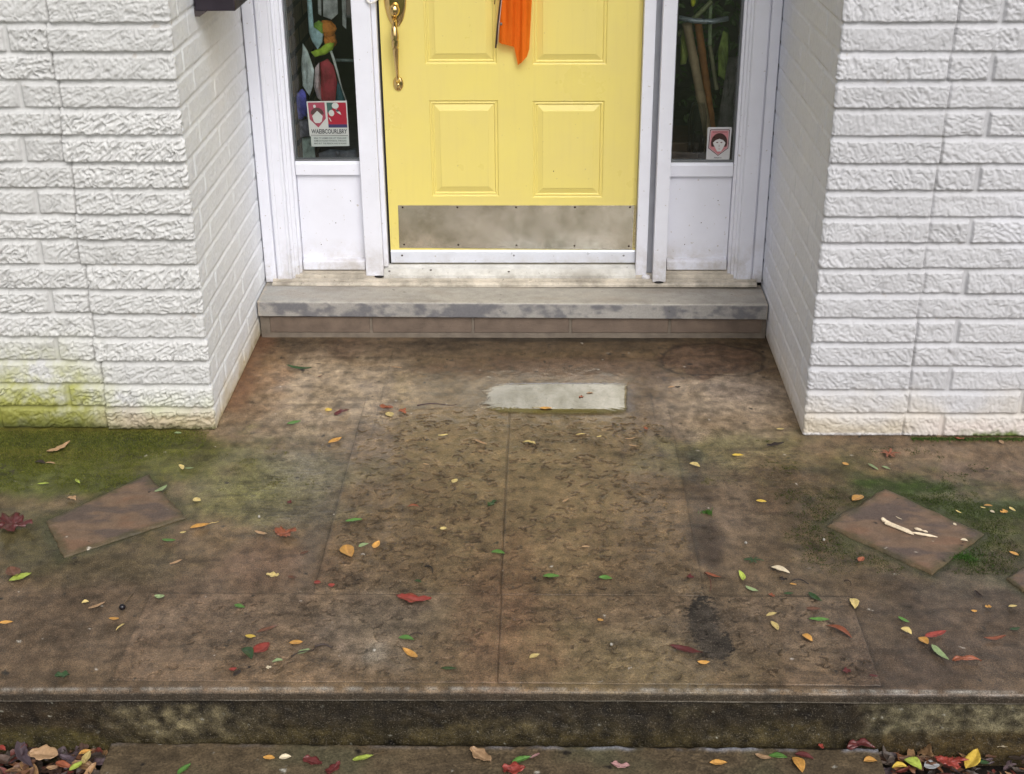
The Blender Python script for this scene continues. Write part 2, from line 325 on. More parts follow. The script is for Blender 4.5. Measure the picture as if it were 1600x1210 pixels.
    # nosing: worn pale line on the edge
    wn = np.exp(-(((Y - bow) - (yf + .0105)) / .0048) ** 2) * (Z > -.008); wn = wn * np.clip(.30 + 1.0 * fbm(X * 30, Y * 8, 40, 4) + .4 * fbm(X * 3, Y * 0, 41, 2), 0, 1)
    col = col * (1 - wn[..., None]) + np.array((.38, .36, .32)) * wn[..., None]
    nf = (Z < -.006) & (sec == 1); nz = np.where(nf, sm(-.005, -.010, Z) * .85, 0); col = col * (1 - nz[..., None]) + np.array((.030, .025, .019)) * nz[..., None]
    ln = ((Z < -.0285) & (Z > -.034)) * np.clip(.6 + .8 * fbm(X * 12, Z * 0, 42, 3), 0, .9); col = col * (1 - ln[..., None]) + np.array((.33, .30, .25)) * ln[..., None]
    h[nf] += .0015 * fbm(X[nf] * 20, Z[nf] * 40, 43, 3)
    # riser
    rs = sec == 2; x2, z2 = X[rs], Z[rs]
    n1 = fbm(x2 * 4, z2 * 9, 45, 5); n2 = fbm(x2 * 26, z2 * 26, 46, 4); n3 = fbm(x2 * 14, z2 * 3, 47, 3)
    c = np.array((.042, .035, .026)) * (1 + .6 * n1)[:, None]
    def ov(c, m, k): m = np.clip(m, 0, 1)[:, None]; return c * (1 - m) + np.array(k) * m
    c = ov(c, sm(-.08, -.16, z2 + .05 * n1 + .03 * n3) * .75, (.115, .098, .045))
    c = ov(c, sm(.15, .45, n1 + .4 * n3) * .5, (.10, .09, .055))
    c = ov(c, np.exp(-((x2 + .92) / .16) ** 2) * sm(-.045, -.06, z2) * sm(-.2, -.1, z2) * (.55 + n2 + .8 * n3), (.30, .28, .20))
    c = ov(c, np.exp(-((x2 + .10) / .10) ** 2) * np.exp(-((z2 + .125) / .03) ** 2) * (.5 + n2), (.17, .15, .09))
    c = ov(c, sm(.78, .90, x2 + .1 * n1) * sm(-.165, -.11, z2 + .03 * n1) * (.75 + .6 * n2), (.30, .295, .225)); c = ov(c, sm(.78, .88, x2) * sm(-.11, -.16, z2 + .03 * n1) * .8, (.14, .105, .045))
    c = ov(c, sm(-1.0, -1.12, x2) * .45 * (1 + n1), (.055, .04, .028))
    c = ov(c, sm(-1.02, -1.14, x2) * sm(-.12, -.16, z2 + .04 * n1) * .7, (.13, .12, .04))
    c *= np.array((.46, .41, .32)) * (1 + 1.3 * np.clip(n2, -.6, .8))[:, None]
    st_ = sm(.1, .5, fbm(x2 * 16, z2 * 2.2, 48, 3)) * .55; c *= (1 - st_)[:, None]
    c = specks(x2, z2 * 1.3, c, 60, .965, (.30, .29, .24), 13, .22); c = specks(x2, z2 * 1.3, c, 45, .96, (.012, .01, .008), 17, .26)
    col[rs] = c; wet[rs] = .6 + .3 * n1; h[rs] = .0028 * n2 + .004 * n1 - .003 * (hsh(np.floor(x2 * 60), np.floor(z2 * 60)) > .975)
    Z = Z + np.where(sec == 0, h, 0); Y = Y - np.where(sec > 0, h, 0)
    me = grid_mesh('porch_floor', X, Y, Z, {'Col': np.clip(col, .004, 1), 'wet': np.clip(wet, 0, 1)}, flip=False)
    o = link('porch_floor', me, M_CONC); tag(o, kind='structure'); return o
TILES = [[(-1.481,3.459), (-1.365,3.266), (-1.069,3.485), (-1.249,3.751)], [(0.840,3.457), (1.086,3.200), (1.291,3.410), (1.063,3.675)], [(1.287,3.180), (1.353,3.028), (1.465,3.104), (1.376,3.255)]]
build_porch()

def build_slab(x0, x1, y0, y1, label, seed, nmarks, yr, zt=.0022):
    xs = np.arange(x0, x1, .003); ys = np.arange(y0, y1, .003)
    X, Y = np.meshgrid(xs, ys, indexing='ij'); col, wet = paint(X, Y)
    h = .0012 * fbm(X * 16, Y * 16, seed, 4) + .0014 * fbm(X * 4, Y * 4, seed + 1, 2)
    wq = fbm(X * 18, Y * 18, seed + 7, 2); reg = sm(-.25, .25, fbm(X * 4, Y * 3, seed + 8, 3)) * sm(4.25, 4.0, Y) * (.25 if y1 < 4 else .32)
    pit = sm(.22, .42, fbm(X * 52 + 1.5 * wq, Y * 70 + 1.5 * wq, seed + 9, 3)) * reg; h -= pit * .0022; col *= 1 - np.array((.46, .50, .54)) * pit[..., None]
    pale = sm(.25, .5, fbm(X * 60 - wq, Y * 60, seed + 11, 3)) * reg; col *= (1 + .14 * pale)[..., None]; h += pale * .0006
    marks(X, Y, h, col, seed, nmarks, yr)
    ed = np.minimum(np.minimum(X - X.min(), X.max() - X), np.minimum(Y - Y.min(), Y.max() - Y)) + .0025 * fbm(X * 30, Y * 30, seed + 2, 3)
    col *= (1 - .10 * sm(.006, .001, ed))[..., None]; col *= (1 + .16 * sm(.05, .012, ed) * sm(.004, .012, ed) * (X < -.5))[..., None]
    col = specks(X, Y, col, 44, .97, s=seed, size=.27); col = specks(X, Y, col, 50, .993, (.5, .46, .4), seed + 3, .2)
    if y1 < 4: col = col * np.array((1.14, 1.13, 1.16))
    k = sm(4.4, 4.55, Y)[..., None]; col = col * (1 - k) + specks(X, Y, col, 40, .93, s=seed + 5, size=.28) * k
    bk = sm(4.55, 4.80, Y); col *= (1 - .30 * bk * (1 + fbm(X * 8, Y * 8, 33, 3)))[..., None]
    # shallow cracks across the path slabs
    if y1 > 4:
        ck = np.exp(-((Y - 3.83 - .012 * fbm(X * 6, Y * 0, 51, 3)) / .0028) ** 2) * np.clip(.35 + fbm(X * 5, Y * 0, 52, 2), 0, .5); col *= (1 - ck)[..., None]; h -= ck * .001
        ck = np.exp(-((Y - 4.02 - .01 * fbm(X * 6, Y * 0, 53, 3)) / .0028) ** 2) * np.clip(.3 + fbm(X * 5, Y * 0, 54, 2), 0, .4); col *= (1 - ck)[..., None]
        for xb in (x0 + .055, x1 - .055):
            if abs(xb + .11) > .1: col *= (1 - .3 * np.exp(-((X - xb) / .004) ** 2) * sm(3.9, 4.1, Y))[..., None]
    Z = zt + h - .0012 * sm(.003, .0, ed) - .0025 * sm(4.1, 4.4, Y)
    # skirt
    def pad(A, f):
        A = np.concatenate([A[:1], A, A[-1:]], 0); A = np.concatenate([A[:, :1], A, A[:, -1:]], 1); return A
    X2, Y2, Z2 = pad(X, 0), pad(Y, 0), pad(Z, 0); Z2[0] = Z2[-1] = -.01; Z2[:, 0] = Z2[:, -1] = -.01
    C2 = np.stack([pad(col[..., i], 0) for i in range(3)], -1); W2 = pad(wet, 0)
    me = grid_mesh('paving_slab', X2, Y2, Z2, {'Col': np.clip(C2, .004, 1), 'wet': W2})
    o = link('paving_slab', me, M_CONC); tag(o, label, 'paving slab', 'paving slabs of the path to the door'); return o
build_slab(SLABX[0], SLABX[1], *SLABY, 'long worn path slab left of the joint leading to the yellow door', 101, 0., (3.12, 4.2))
build_slab(SLABX[2], SLABX[3], *SLABY, 'long worn path slab right of the joint with the puddle on it', 202, 0., (3.12, 4.15))
build_slab(FRX[0], FRX[1], *FRY, 'wide front slab at the porch edge left of the central joint', 303, .3, (2.75, 3.07))
build_slab(FRX[2], FRX[3], *FRY, 'wide front slab with a black tar stain at the porch edge', 404, .22, (2.75, 3.07))

def build_tile(q, label, seed):
    n = 90; u = np.linspace(0, 1, n); U, V = np.meshgrid(u, u, indexing='ij'); q = np.array(q)
    P = (q[0] * ((1 - U) * (1 - V))[..., None] + q[1] * (U * (1 - V))[..., None] + q[2] * (U * V)[..., None] + q[3] * ((1 - U) * V)[..., None])
    X, Y = P[..., 0].copy(), P[..., 1].copy()
    b = np.minimum(np.minimum(U, 1 - U), np.minimum(V, 1 - V))
    X += .009 * fbm(X * 14, Y * 14, seed, 4) * (b < .02); Y += .009 * fbm(X * 14, Y * 14, seed + 1, 4) * (b < .02)
    n1 = 1.5 * fbm(X * 4 + Y * 6, Y * 9 - X * 3, seed + 2, 4); n2 = fbm(X * 25, Y * 25, seed + 3, 3)
    col = np.array((.165, .108, .072)) * (1 + .5 * n2 * .6)[..., None] * np.ones(X.shape + (1,))
    m = np.clip(sm(.0, .4, n1) * .75, 0, 1)[..., None]; col = col * (1 - m) + np.array((.085, .064, .058)) * m
    m = np.clip(sm(-.1, -.5, n1) * .6, 0, 1)[..., None]; col = col * (1 - m) + np.array((.185, .10, .06)) * m
    e = sm(.10, 0, b + .07 * n2)[..., None] * .6; col = col * (1 - e) + np.array((.05, .05, .02)) * e
    col = specks(X, Y, col, 40, .96, (.02, .016, .014), seed, .25); col = specks(X, Y, col, 50, .985, (.55, .5, .42), seed + 2, .2)
    Z = .0058 + .0012 * n2 + .001 * n1 - .004 * sm(.03, 0, b)
    pad = lambda A: np.concatenate([np.concatenate([A[:1], A, A[-1:]], 0)[:, :1], np.concatenate([A[:1], A, A[-1:]], 0), np.concatenate([A[:1], A, A[-1:]], 0)[:, -1:]], 1)
    X, Y, Z = pad(X), pad(Y), pad(Z); Z[0] = Z[-1] = -.008; Z[:, 0] = Z[:, -1] = -.008
    C = np.stack([pad(col[..., i]) for i in range(3)], -1)
    a = np.array(q); area = sum(a[i][0] * a[(i + 1) % 4][1] - a[(i + 1) % 4][0] * a[i][1] for i in range(4))
    me = grid_mesh('stone_tile', X, Y, Z, {'Col': np.clip(C, .004, 1), 'wet': np.full(X.shape, .55)}, flip=area < 0)
    tag(link('stone_tile', me, M_TILE), label, 'stone tile', 'loose stone tiles on the porch')
build_tile(TILES[0], 'reddish slate tile set askew in the moss on the left', 11)
build_tile(TILES[1], 'reddish slate tile on the right carrying a bone', 12)
build_tile(TILES[2], 'pinkish slate tile cut off by the right edge of the photo', 13)

# puddle
def build_puddle():
    n, m = 120, 70; u = np.linspace(-1, 1, n); v = np.linspace(0, 1, m)
    th = np.linspace(0, 2 * np.pi, 160, endpoint=False); ce = (.055, 4.295)
    r = 1 + .07 * fbm(np.cos(th) * 2.2, np.sin(th) * 2.2, 81, 4)
    sx = np.where(np.cos(th) < 0, .375, .305); rx = sx * r * np.sign(np.cos(th)) * np.abs(np.cos(th)) ** np.where(np.cos(th) < 0, .8, .22); ry = np.where(np.sin(th) < 0, .131, .163) * r * np.sign(np.sin(th)) * np.abs(np.sin(th)) ** .42
    rad = np.linspace(0, 1, 40)
    X = ce[0] + rad[:, None] * rx[None, :]; Y = ce[1] + rad[:, None] * ry[None, :]
    X = np.concatenate([X, X[:, :1]], 1); Y = np.concatenate([Y, Y[:, :1]], 1)
    Z = np.full(X.shape, .0062) - .003 * (np.linspace(0, 1, 40)[:, None] ** 6)
    rip = np.hypot(X + .15, (Y - 4.21)); Z = Z + .00012 * np.sin(rip * 420) * np.exp(-(rip / .07) ** 2) * (1 + pn(X * 40, Y * 40, 5)) + .00016 * fbm(X * 45, Y * 90, 83, 3) * sm(.0, -.16, X)
    E = np.repeat(np.linspace(0, 1, 40)[:, None], X.shape[1], 1) + .05 * fbm(X * 40, Y * 60, 84, 3) + .38 * sm(-.08, -.22, X) * fbm(X * 26, Y * 95, 88, 3) + .30 * sm(-.12, -.24, X)
    me = grid_mesh('puddle', X, Y, Z, {'edge': E}, flip=False)
    g = N('puddle_water'); g.t.nodes.remove(g.b)
    fr = g.n('Fresnel', {'IOR': 2.7}); gl = g.n('BsdfGlossy', {'Roughness': .012}); tr = g.n('BsdfTransparent', {'Color': (.86, .85, .82)})
    ef = g.n('MapRange', {'Value': g.attr('edge', True), 'From Min': .72, 'From Max': .97, 'To Min': 1., 'To Max': 0.}, interpolation_type='SMOOTHSTEP').outputs[0]
    tr2 = g.n('BsdfTransparent'); m0 = g.n('MixShader', {0: fr.outputs[0], 1: tr.outputs[0], 2: gl.outputs[0]}); mx = g.n('MixShader', {0: ef, 1: tr2.outputs[0], 2: m0.outputs[0]}); g.t.links.new(mx.outputs[0], g.out.inputs[0])
    o = link('puddle', me, g.m); tag(o, 'shallow clear puddle reflecting bright sky on the path', 'puddle', kind='structure')
build_puddle()

# lower step and ground
def build_step():
    xs = np.arange(-1.076, .836, .0042); ys = np.arange(2.10, 2.684, .0042); X, Y = np.meshgrid(xs, ys, indexing='ij')
    n1 = fbm(X * 4, Y * 4, 91, 4); n2 = fbm(X * 24, Y * 24, 92, 4); n3 = pn(X * 70 + 3 * n2, Y * 70, 93)
    col = np.array((.105, .076, .044)) * (1 + .5 * n1 + .5 * n2)[..., None]
    gm = np.clip(sm(-.1, .5, n1 + .6 * fbm(X * 2, Y * 2, 94, 2)), 0, 1)[..., None] * .6; col = col * (1 - gm) + np.array((.075, .078, .045)) * gm
    cr = sm(-.2, .3, fbm(X * 2.5, Y * 2.5, 95, 3)) ; col *= (1 + .45 * cr * (np.abs(n3) * 2.4 - .7))[..., None]
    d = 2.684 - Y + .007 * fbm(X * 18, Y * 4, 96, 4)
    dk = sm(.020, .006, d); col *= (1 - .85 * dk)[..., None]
    debris_sheen = np.exp(-((d - .024) / .006) ** 2) * np.clip(fbm(X * 9, Y * 14, 97, 4) * 2 + .25, 0, .7) * (.25 + .75 * sm(-.4, .1, X)); col = col * (1 - debris_sheen[..., None]) + np.array((.21, .225, .27)) * debris_sheen[..., None]  # bluish wet debris ridge, its reflection put into the colour
    col = specks(X, Y, col, 34, .955, (.35, .33, .28), 5, .2); col = specks(X, Y, col, 26, .95, (.015, .012, .01), 8, .28)
    Z = -.163 + .0018 * n1 + .0016 * n2 + .0012 * cr * n3 - .014 * dk + .006 * debris_sheen
    pad = lambda A: np.concatenate([np.concatenate([A[:1], A, A[-1:]], 0)[:, :1], np.concatenate([A[:1], A, A[-1:]], 0), np.concatenate([A[:1], A, A[-1:]], 0)[:, -1:]], 1)
    C = np.stack([pad(np.clip(col[..., i], .004, 1)) for i in range(3)], -1); Xp, Yp, Zp = pad(X), pad(Y), pad(Z); Zp[0] = Zp[-1] = -.36; Zp[:, 0] = -.36
    wet = pad(np.clip(.45 + .5 * n1 + .5 * debris_sheen + .4 * dk, 0, 1))
    o = link('lower_step', grid_mesh('lower_step', Xp, Yp, Zp, {'Col': C, 'wet': wet}), M_STEP); tag(o, kind='structure')
build_step()
def build_ground():
    n = 90; u = np.linspace(-1, 1, n); a = np.sign(u) * (np.abs(u) * 2.5 + np.abs(u) ** 6 * 120); X, Y = np.meshgrid(a, a, indexing='ij')
    Z = -.205 + .01 * fbm(X * 2, Y * 2, 99, 3); Z = np.where(Y > 2.69, -.30, Z)
    g = N('soil_and_lawn'); far = g.mr(g.n('SeparateXYZ', {0: g.geo()}).outputs[1], 2.3, 1.2, 0., 1.)
    soil = g.mix(g.noise(35, 6, .7), (.022, .016, .012), (.075, .05, .035)); lawn = g.mix(g.noise(6, 6, .7), (.03, .05, .012), (.10, .13, .035))
    g.p(Base_Color=g.mix(far, soil, lawn), Roughness=.85, Normal=g.bump(g.noise(60, 6, .8), .9, .02))
    tag(link('ground', grid_mesh('ground', X, Y, Z), g.m), kind='structure')
build_ground()

# ------------------------------------------------------------------ BRICK WALLS
CR = .0845
def build_wall(side, xc, yf, label):
    ss = axis([(-3.2, -1.0, .02), (-1.0, -.03, .0033), (-.03, .03, .002), (.03, 1.02, .0036)])
    zs = axis([(-.03, 1.90, .0036), (1.90, 2.75, .02)])
    S, Z = np.meshgrid(ss, zs, indexing='ij')
    Zr = Z + .0022 * fbm(S * 5, Z * 3, 110 + side, 2)
    k = np.floor(Zr / CR); fz = Zr - k * CR; par = (k % 2)
    jit = (hsh(k, side + 3.3) - .5) * .026
    dzb = fz - .001; dzt = .0775 - fz
    qe = -.367 + jit * (.9 if side < 0 else .6) if side < 0 else -.329 + jit * .6
    L = .367; t = qe - S; off = np.where(par == (1 if side < 0 else 0), .125, 0.)
    # nearest joint on front
    tt = (t - off) / L; j = np.floor(tt); df = np.minimum(tt - j, j + 1 - tt) * L; df = np.where(t < off + .0, np.minimum(t, off - t), df); df = np.where((t < L + off) & (off == 0), np.minimum(t, L - t), df)
    idf = np.where(t < off, -7, j)
    hb = np.where(par == 0, .10, .205); Lr = .36 + .04 * hsh(k, 4.4); tr = (S - hb) / Lr; jr = np.floor(tr); dr = np.minimum(tr - jr, jr + 1 - tr) * Lr; dr = np.where(tr < 0, hb - S, dr)
    dq = np.minimum(S - qe, hb - S)
    inq = (S >= qe) & (S < hb); front = S < qe
    ds = np.where(front, df, np.where(inq, dq, dr)); bid = np.where(front, idf, np.where(inq, 50, 60 + jr))
    dz = np.minimum(dzb, dzt * .75)
    ds = np.where(inq & (S - qe < .05), ds + .005, ds); ds = np.where(front & (t < .05), np.where(t < off, np.maximum(off - t, 0) if True else ds, ds + .05), ds); ds = np.where(front & (t < .05) & (off > 0), off - t, ds)
    e = np.minimum(dz, ds - .0055) + .0016 * fbm(S * 28, Z * 28, 112 + side, 3)
    rv = sm(-.004, .02, S)          # 1 on the smooth recess side
    prof = sm(0, .0055, e); 
    rnd = hsh(bid, k, side + 1.1) - .5; rnd2 = hsh(bid, k, side + 2.7) - .5
    ang = hsh(bid, k, side + 5.1) * .8 + (.45 if side < 0 else -.95)
    ca, sa = np.cos(ang), np.sin(ang); p = S * ca * side - Z * sa; q = S * sa * side + Z * ca; sh = bid * 3.7 + k * 1.93
    wx = fbm(S * 22 + sh, Z * 22, 114, 2)
    rid = 1 - np.abs(pn(p * 38 + sh + 2.2 * wx, q * 74 + 2.2 * wx, 115)) * 2.0
    rid2 = 1 - np.abs(pn(p * 85 + sh + wx, q * 125 + 2 * wx, 116)) * 2.0
    tex = (.0068 if side < 0 else .0034) * rid * (.55 + .9 * hsh(bid, k, side + 8.8)) + (.0024 if side < 0 else .0018) * rid2 + .0045 * fbm(S * 12 + sh, Z * 14, 117, 2)
    texr = .0014 * fbm(S * 40, Z * 40, 118, 4) + .0007 * pn(S * 120, Z * 120, 119)
    smooth_end = sm(.06, .01, ds) * (side < 0) * front * .6
    tex = tex * (1 - smooth_end)
    hf = prof * (.0085 + .005 * rnd + tex + .05 * rnd2 * .06 * (fz - .034) / .034) + .0012 * fbm(S * 30, Z * 30, 120, 2)
    hr = prof * (.0030 + .0014 * rnd + texr) + .0008 * fbm(S * 30, Z * 30, 121, 2)
    qg = np.exp(-((S - qe + .0015 * fbm(Z * 40, S * 0, 123, 2)) / .0035) ** 2) * (1 - rv); hf = hf - qg * (.010 if side < 0 else .006) * np.clip(.7 + 1.2 * fbm(Z * 5, S * 0, 137 + side, 2), .2, 1)
    h = hf * (1 - rv) + hr * rv - .0095 * (1 - rv) - .0020 * rv
    if side < 0: h = h + np.where(S < qe, -.008, 0) * (1 - rv)
    r = .008; rho = 2 * r / (np.pi / 2); cx0, cy0 = xc + side * rho, yf + rho
    th = np.clip((S + r) / (2 * r), 0, 1) * np.pi / 2; nx, ny = -side * np.sin(th), -np.cos(th)
    bx = cx0 + rho * nx + np.where(S < -r, side * (-S - r), 0); by = cy0 + rho * ny + np.where(S > r, S - r, 0)
    X = bx + nx * h; Y = by + ny * h
    # paint and stains; front toned down, recess side lightened to even the light
    n1 = fbm(S * 5, Z * 5, 130 + side, 4); n2 = fbm(S * 30, Z * 30, 132 + side, 3)
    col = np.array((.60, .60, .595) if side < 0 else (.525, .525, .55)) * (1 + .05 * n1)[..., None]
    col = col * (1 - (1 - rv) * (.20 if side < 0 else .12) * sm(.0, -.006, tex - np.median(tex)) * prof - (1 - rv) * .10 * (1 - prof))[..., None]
    def ov(m, c):
        nonlocal col; m = np.clip(m, 0, 1)[..., None]; col = col * (1 - m) + np.array(c) * m
    col = col * (1 + .09 * (hsh(bid, k, side + 9.9) - .5) * (1 - rv))[..., None]
    ov(sm(.47, .56, fbm(S * 17, Z * 17, 138 + side, 4)) * sm(.012, .002, e) * .55, (.36, .32, .28))
    hole = sm(.35, .0, prof) * (1 - rv)
    if side < 0:
        far = sm(-.26, -.46, S + .10 * n1); dep = sm(.40, .08, Z + .14 * n1)
        ov(far * dep * (.75 + 1.5 * n1 + .7 * n2), (.40, .41, .13)); ov(far * sm(.19, .03, Z + .08 * n1) * (.7 + 1.3 * n1 + .5 * n2), (.24, .24, .05)); ov(far * sm(.075, .0, Z + .04 * n1) * .85, (.10, .11, .025))
        ov((1 - far) * (1 - rv) * sm(.20, .06, Z + .05 * n1) * (.3 + n1), (.52, .54, .30)); ov((1 - far) * (1 - rv) * sm(.105, .04, Z + .03 * n1) * .75, (.40, .31, .19)); ov((1 - rv) * sm(.03, .004, Z + .02 * n2) * .8, (.07, .075, .02))
        ov(rv * sm(.13, .0, Z + .09 * n1) * .8, (.50, .42, .27)); ov(rv * sm(.035, .0, Z + .04 * n2) * .7, (.28, .21, .09)); ov(rv * sm(.30, .5, S + .1 * n1) * (.05 + .4 * sm(.8, 1.2, Z)), (.57, .53, .47))
        ov(rv * sm(.2, .5, n1) * .05, (.56, .53, .49))
    else:
        ov((1 - rv) * sm(.20, .04, Z + .10 * n1) * .6, (.62, .56, .47)); ov((1 - rv) * sm(.08, .02, Z + .05 * n1) * sm(-.40, -.30, S) * .7, (.47, .41, .31))
        ov((1 - rv) * sm(-.28, -.5, S) * sm(.09, .03, Z + .04 * n1) * .35, (.68, .57, .55)); ov((1 - rv) * sm(-.45, -.6, S) * sm(.032, .0, Z + .03 * n2) * .95, (.10, .15, .02))
        ov((1 - rv) * sm(.016, .010, Z) * sm(-.40, -.33, S) * .8, (.64, .64, .66))
        ov(rv * sm(.25, .0, Z + .1 * n1) * .5, (.56, .49, .40)); ov(rv * sm(.05, .0, Z + .04 * n2) * .6, (.33, .26, .17)); ov(rv * sm(.15, .5, n1) * .12, (.56, .55, .53))
        ov((1 - rv) * sm(-.42, -.7, S) * sm(.55, .75, Z) * sm(1.1, .8, Z) * (.35 + n1) * .6, (.68, .69, .77))
    ov(rv * .0, (1, 1, 1)); col = col * (1 + (.46 if side < 0 else .44) * rv)[..., None] * (1 + rv[..., None] * np.array((-.03, .0, .06)))  # recess side painted lighter and cooler to stand in for light
    ov(qg * np.clip((.40 if side < 0 else .15) + 1.1 * fbm(Z * 7, S * 0, 136 + side, 3), 0, .75), (.20, .19, .18))
    # a thin dark line here and there under the bricks
    ov(sm(.0035, .0, np.abs(dz + .001)) * (fz < .034) * np.clip(.25 + 1.3 * fbm(S * 6, k * 3.1, 135, 3), 0, .5), (.30, .28, .25))
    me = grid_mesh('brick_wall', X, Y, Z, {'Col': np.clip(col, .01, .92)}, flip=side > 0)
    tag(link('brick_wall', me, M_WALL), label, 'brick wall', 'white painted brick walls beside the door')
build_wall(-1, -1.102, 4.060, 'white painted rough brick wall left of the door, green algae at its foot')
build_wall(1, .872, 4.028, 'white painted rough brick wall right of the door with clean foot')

# ------------------------------------------------------------------ DOORSTEP
ds = thing('doorstep', 'grey stone doorstep slab on a low course of brown bricks', 'doorstep')
def sill_slab():
    xs = np.arange(-1.094, .868, .005); prof = []
    for y in np.arange(5.04, 4.838, -.005): prof.append((y, .153, 0))
    for a in np.linspace(0, 90, 5): prof.append((4.838 - .006 * math.sin(R(a)), .147 + .006 * math.cos(R(a)), 0 if a < 50 else 1))
    for z in np.arange(.145, .094, -.004): prof.append((4.832, z, 1))
    for a in np.linspace(0, 90, 4): prof.append((4.835 - .003 * math.cos(R(a)), .094 - .003 * math.sin(R(a)), 1))
    prof += [(4.86, .091, 1), (4.90, .091, 1)]
    pr = np.array(prof); X = np.repeat(xs[:, None], len(pr), 1); Y = np.repeat(pr[None, :, 0], len(xs), 0).copy(); Z = np.repeat(pr[None, :, 1], len(xs), 0).copy(); fr = np.repeat(pr[None, :, 2], len(xs), 0)
    tilt = -.006 * (X + .1); Z += tilt
    U = Y - Z
    n1 = fbm(X * 4, U * 9, 140, 4); n2 = fbm(X * 22, U * 30, 141, 4)
    col = np.array((.36, .338, .305)) * (1 + .25 * n1 + .2 * n2)[..., None]
    def ov(m, c):
        nonlocal col; m = np.clip(m, 0, 1)[..., None]; col = col * (1 - m) + np.array(c) * m
    ov((1 - fr) * sm(-.75, -1.0, X + .1 * n1) * .6, (.36, .36, .34)); ov((1 - fr) * sm(.05, .5, n1) * .4, (.33, .28, .23))
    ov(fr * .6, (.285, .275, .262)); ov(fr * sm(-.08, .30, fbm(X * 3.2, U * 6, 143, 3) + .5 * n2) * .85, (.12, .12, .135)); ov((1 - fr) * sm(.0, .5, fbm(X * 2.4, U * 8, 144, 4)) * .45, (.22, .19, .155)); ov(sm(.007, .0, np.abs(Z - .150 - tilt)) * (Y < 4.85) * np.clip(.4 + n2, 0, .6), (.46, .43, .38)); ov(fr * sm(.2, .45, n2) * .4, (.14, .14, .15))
    ov(sm(5.0, 4.985, Y) * 0 + (1 - fr) * sm(4.985, 5.0, Y + .006 * n2) * .6, (.16, .14, .11)); ov(sm(.012, 0, np.minimum(X + 1.094, .866 - X) - .02 * n2) * .5, (.5, .42, .33))
    col = specks(X, U, col, 40, .975, (.08, .07, .06), 3, .2)
    Z += .0009 * n2; Y -= fr * .0012 * n2
    me = grid_mesh('slab', X, Y, Z, {'Col': np.clip(col, .01, .8), 'wet': np.full(X.shape, .3)})
    link('slab', me, painted_mat('doorstep_stone', .12, 160, .25, (.75, .5)), ds)
sill_slab()
M_RB = simple('riser_brick_brown', (.150, .110, .083), .65, 0, .25, 18, .35, 160, dirt=((.10, .075, .06), -.02, .06))
M_MORT = simple('riser_mortar', (.165, .135, .105), .8, 0, .25, 22, .5, 150)
bxo('mortar', M_MORT, ds, -1.094, .868, 4.8525, 4.90, -.01, .0905, b=.001)
js = [-1.062, -.662, -.266, .112, .496, .856]
for i in range(5):
    bxo('riser_brick', M_RB, ds, js[i] + .005, js[i + 1] - .005, 4.849, 4.89, .022, .0885, b=.003)

# ------------------------------------------------------------------ DOOR FRAME
fr = thing('door_frame', 'white door frame with narrow sidelights and beige threshold', 'door frame')
TOP = 2.25
bm = bmesh.new()
prism(bm, [(5.0, .1535), (5.0, .163), (5.004, .167), (5.014, .1685), (5.015, .161), (5.020, .161), (5.021, .1755), (5.034, .177), (5.035, .166), (5.045, .166), (5.047, .187), (5.060, .189), (5.061, .182), (5.066, .182), (5.067, .197), (5.082, .199), (5.083, .192), (5.087, .192), (5.088, .206), (5.16, .206), (5.16, .1535)], -1.066, .846, 'x')
done('threshold', bm, M_BEIGE, fr)
bm = bmesh.new()
prism(bm, [(5.036, .172), (5.037, .188), (5.046, .193), (5.062, .205), (5.075, .2085), (5.086, .216), (5.15, .217), (5.15, .172)], -.626, .372, 'x')
sad = done('saddle', bm, M_SILL, fr)
for x, y, z in ((-.605, 5.055, .2), (-.44, 5.058, .2035), (-.13, 5.052, .199)):
    bm = bmesh.new(); sphere(bm, (x, y, z), (.005, .005, .002), 2); done('screw', bm, M_SCREW, sad, True)
def casing(sgn, xo, pts):
    bm = bmesh.new(); prism(bm, pts, .163, TOP, 'z'); return done('casing', bm, M_WHITE, fr)
# left casing: outer strip, groove, fluted face, steps in to the sidelight
casing(-1, 0, [(-1.097, 5.14), (-1.097, 5.036), (-1.094, 5.032), (-1.056, 5.032), (-1.053, 5.035), (-1.053, 5.044), (-1.047, 5.044), (-1.047, 5.030), (-1.044, 5.028), (-1.032, 5.028), (-1.029, 5.031), (-1.003, 5.031), (-1.000, 5.028), (-.992, 5.028), (-.989, 5.034), (-.989, 5.044), (-.980, 5.046), (-.978, 5.050), (-.966, 5.050), (-.963, 5.054), (-.963, 5.064), (-.953, 5.066), (-.951, 5.14)])
casing(1, 0, [(.869, 5.14), (.869, 5.032), (.866, 5.028), (.834, 5.028), (.831, 5.031), (.831, 5.042), (.826, 5.042), (.826, 5.030), (.823, 5.027), (.773, 5.027), (.769, 5.031), (.768, 5.042), (.760, 5.044), (.757, 5.050), (.748, 5.052), (.745, 5.064), (.736, 5.066), (.734, 5.14)])
def post(x0, x1, y0, y1, z0, name='jamb_post', m=None):
    return bxo(name, m or M_WHITE, fr, x0, x1, y0, y1, z0, TOP, b=.0025)
post(-.697, -.627, 5.042, 5.15, .184)
post(-.627, -.609, 5.066, 5.15, .214, 'door_stop')
post(.372, .415, 5.046, 5.15, .186)
post(.415, .440, 5.062, 5.15, .19, 'jamb_groove', simple('grey_channel', (.33, .34, .38), .4, .3))
post(.437, .4885, 5.008, 5.066, .171); post(.4405, .492, 5.064, 5.15, .19, 'mullion')
bxo('weather_strip', M_GASKET, fr, -.609, -.602, 5.098, 5.15, .216, TOP, b=0); 
bxo('head_casing', M_WHITE, fr, -1.097, .869, 5.026, 5.15, TOP, TOP + .14, b=.003)
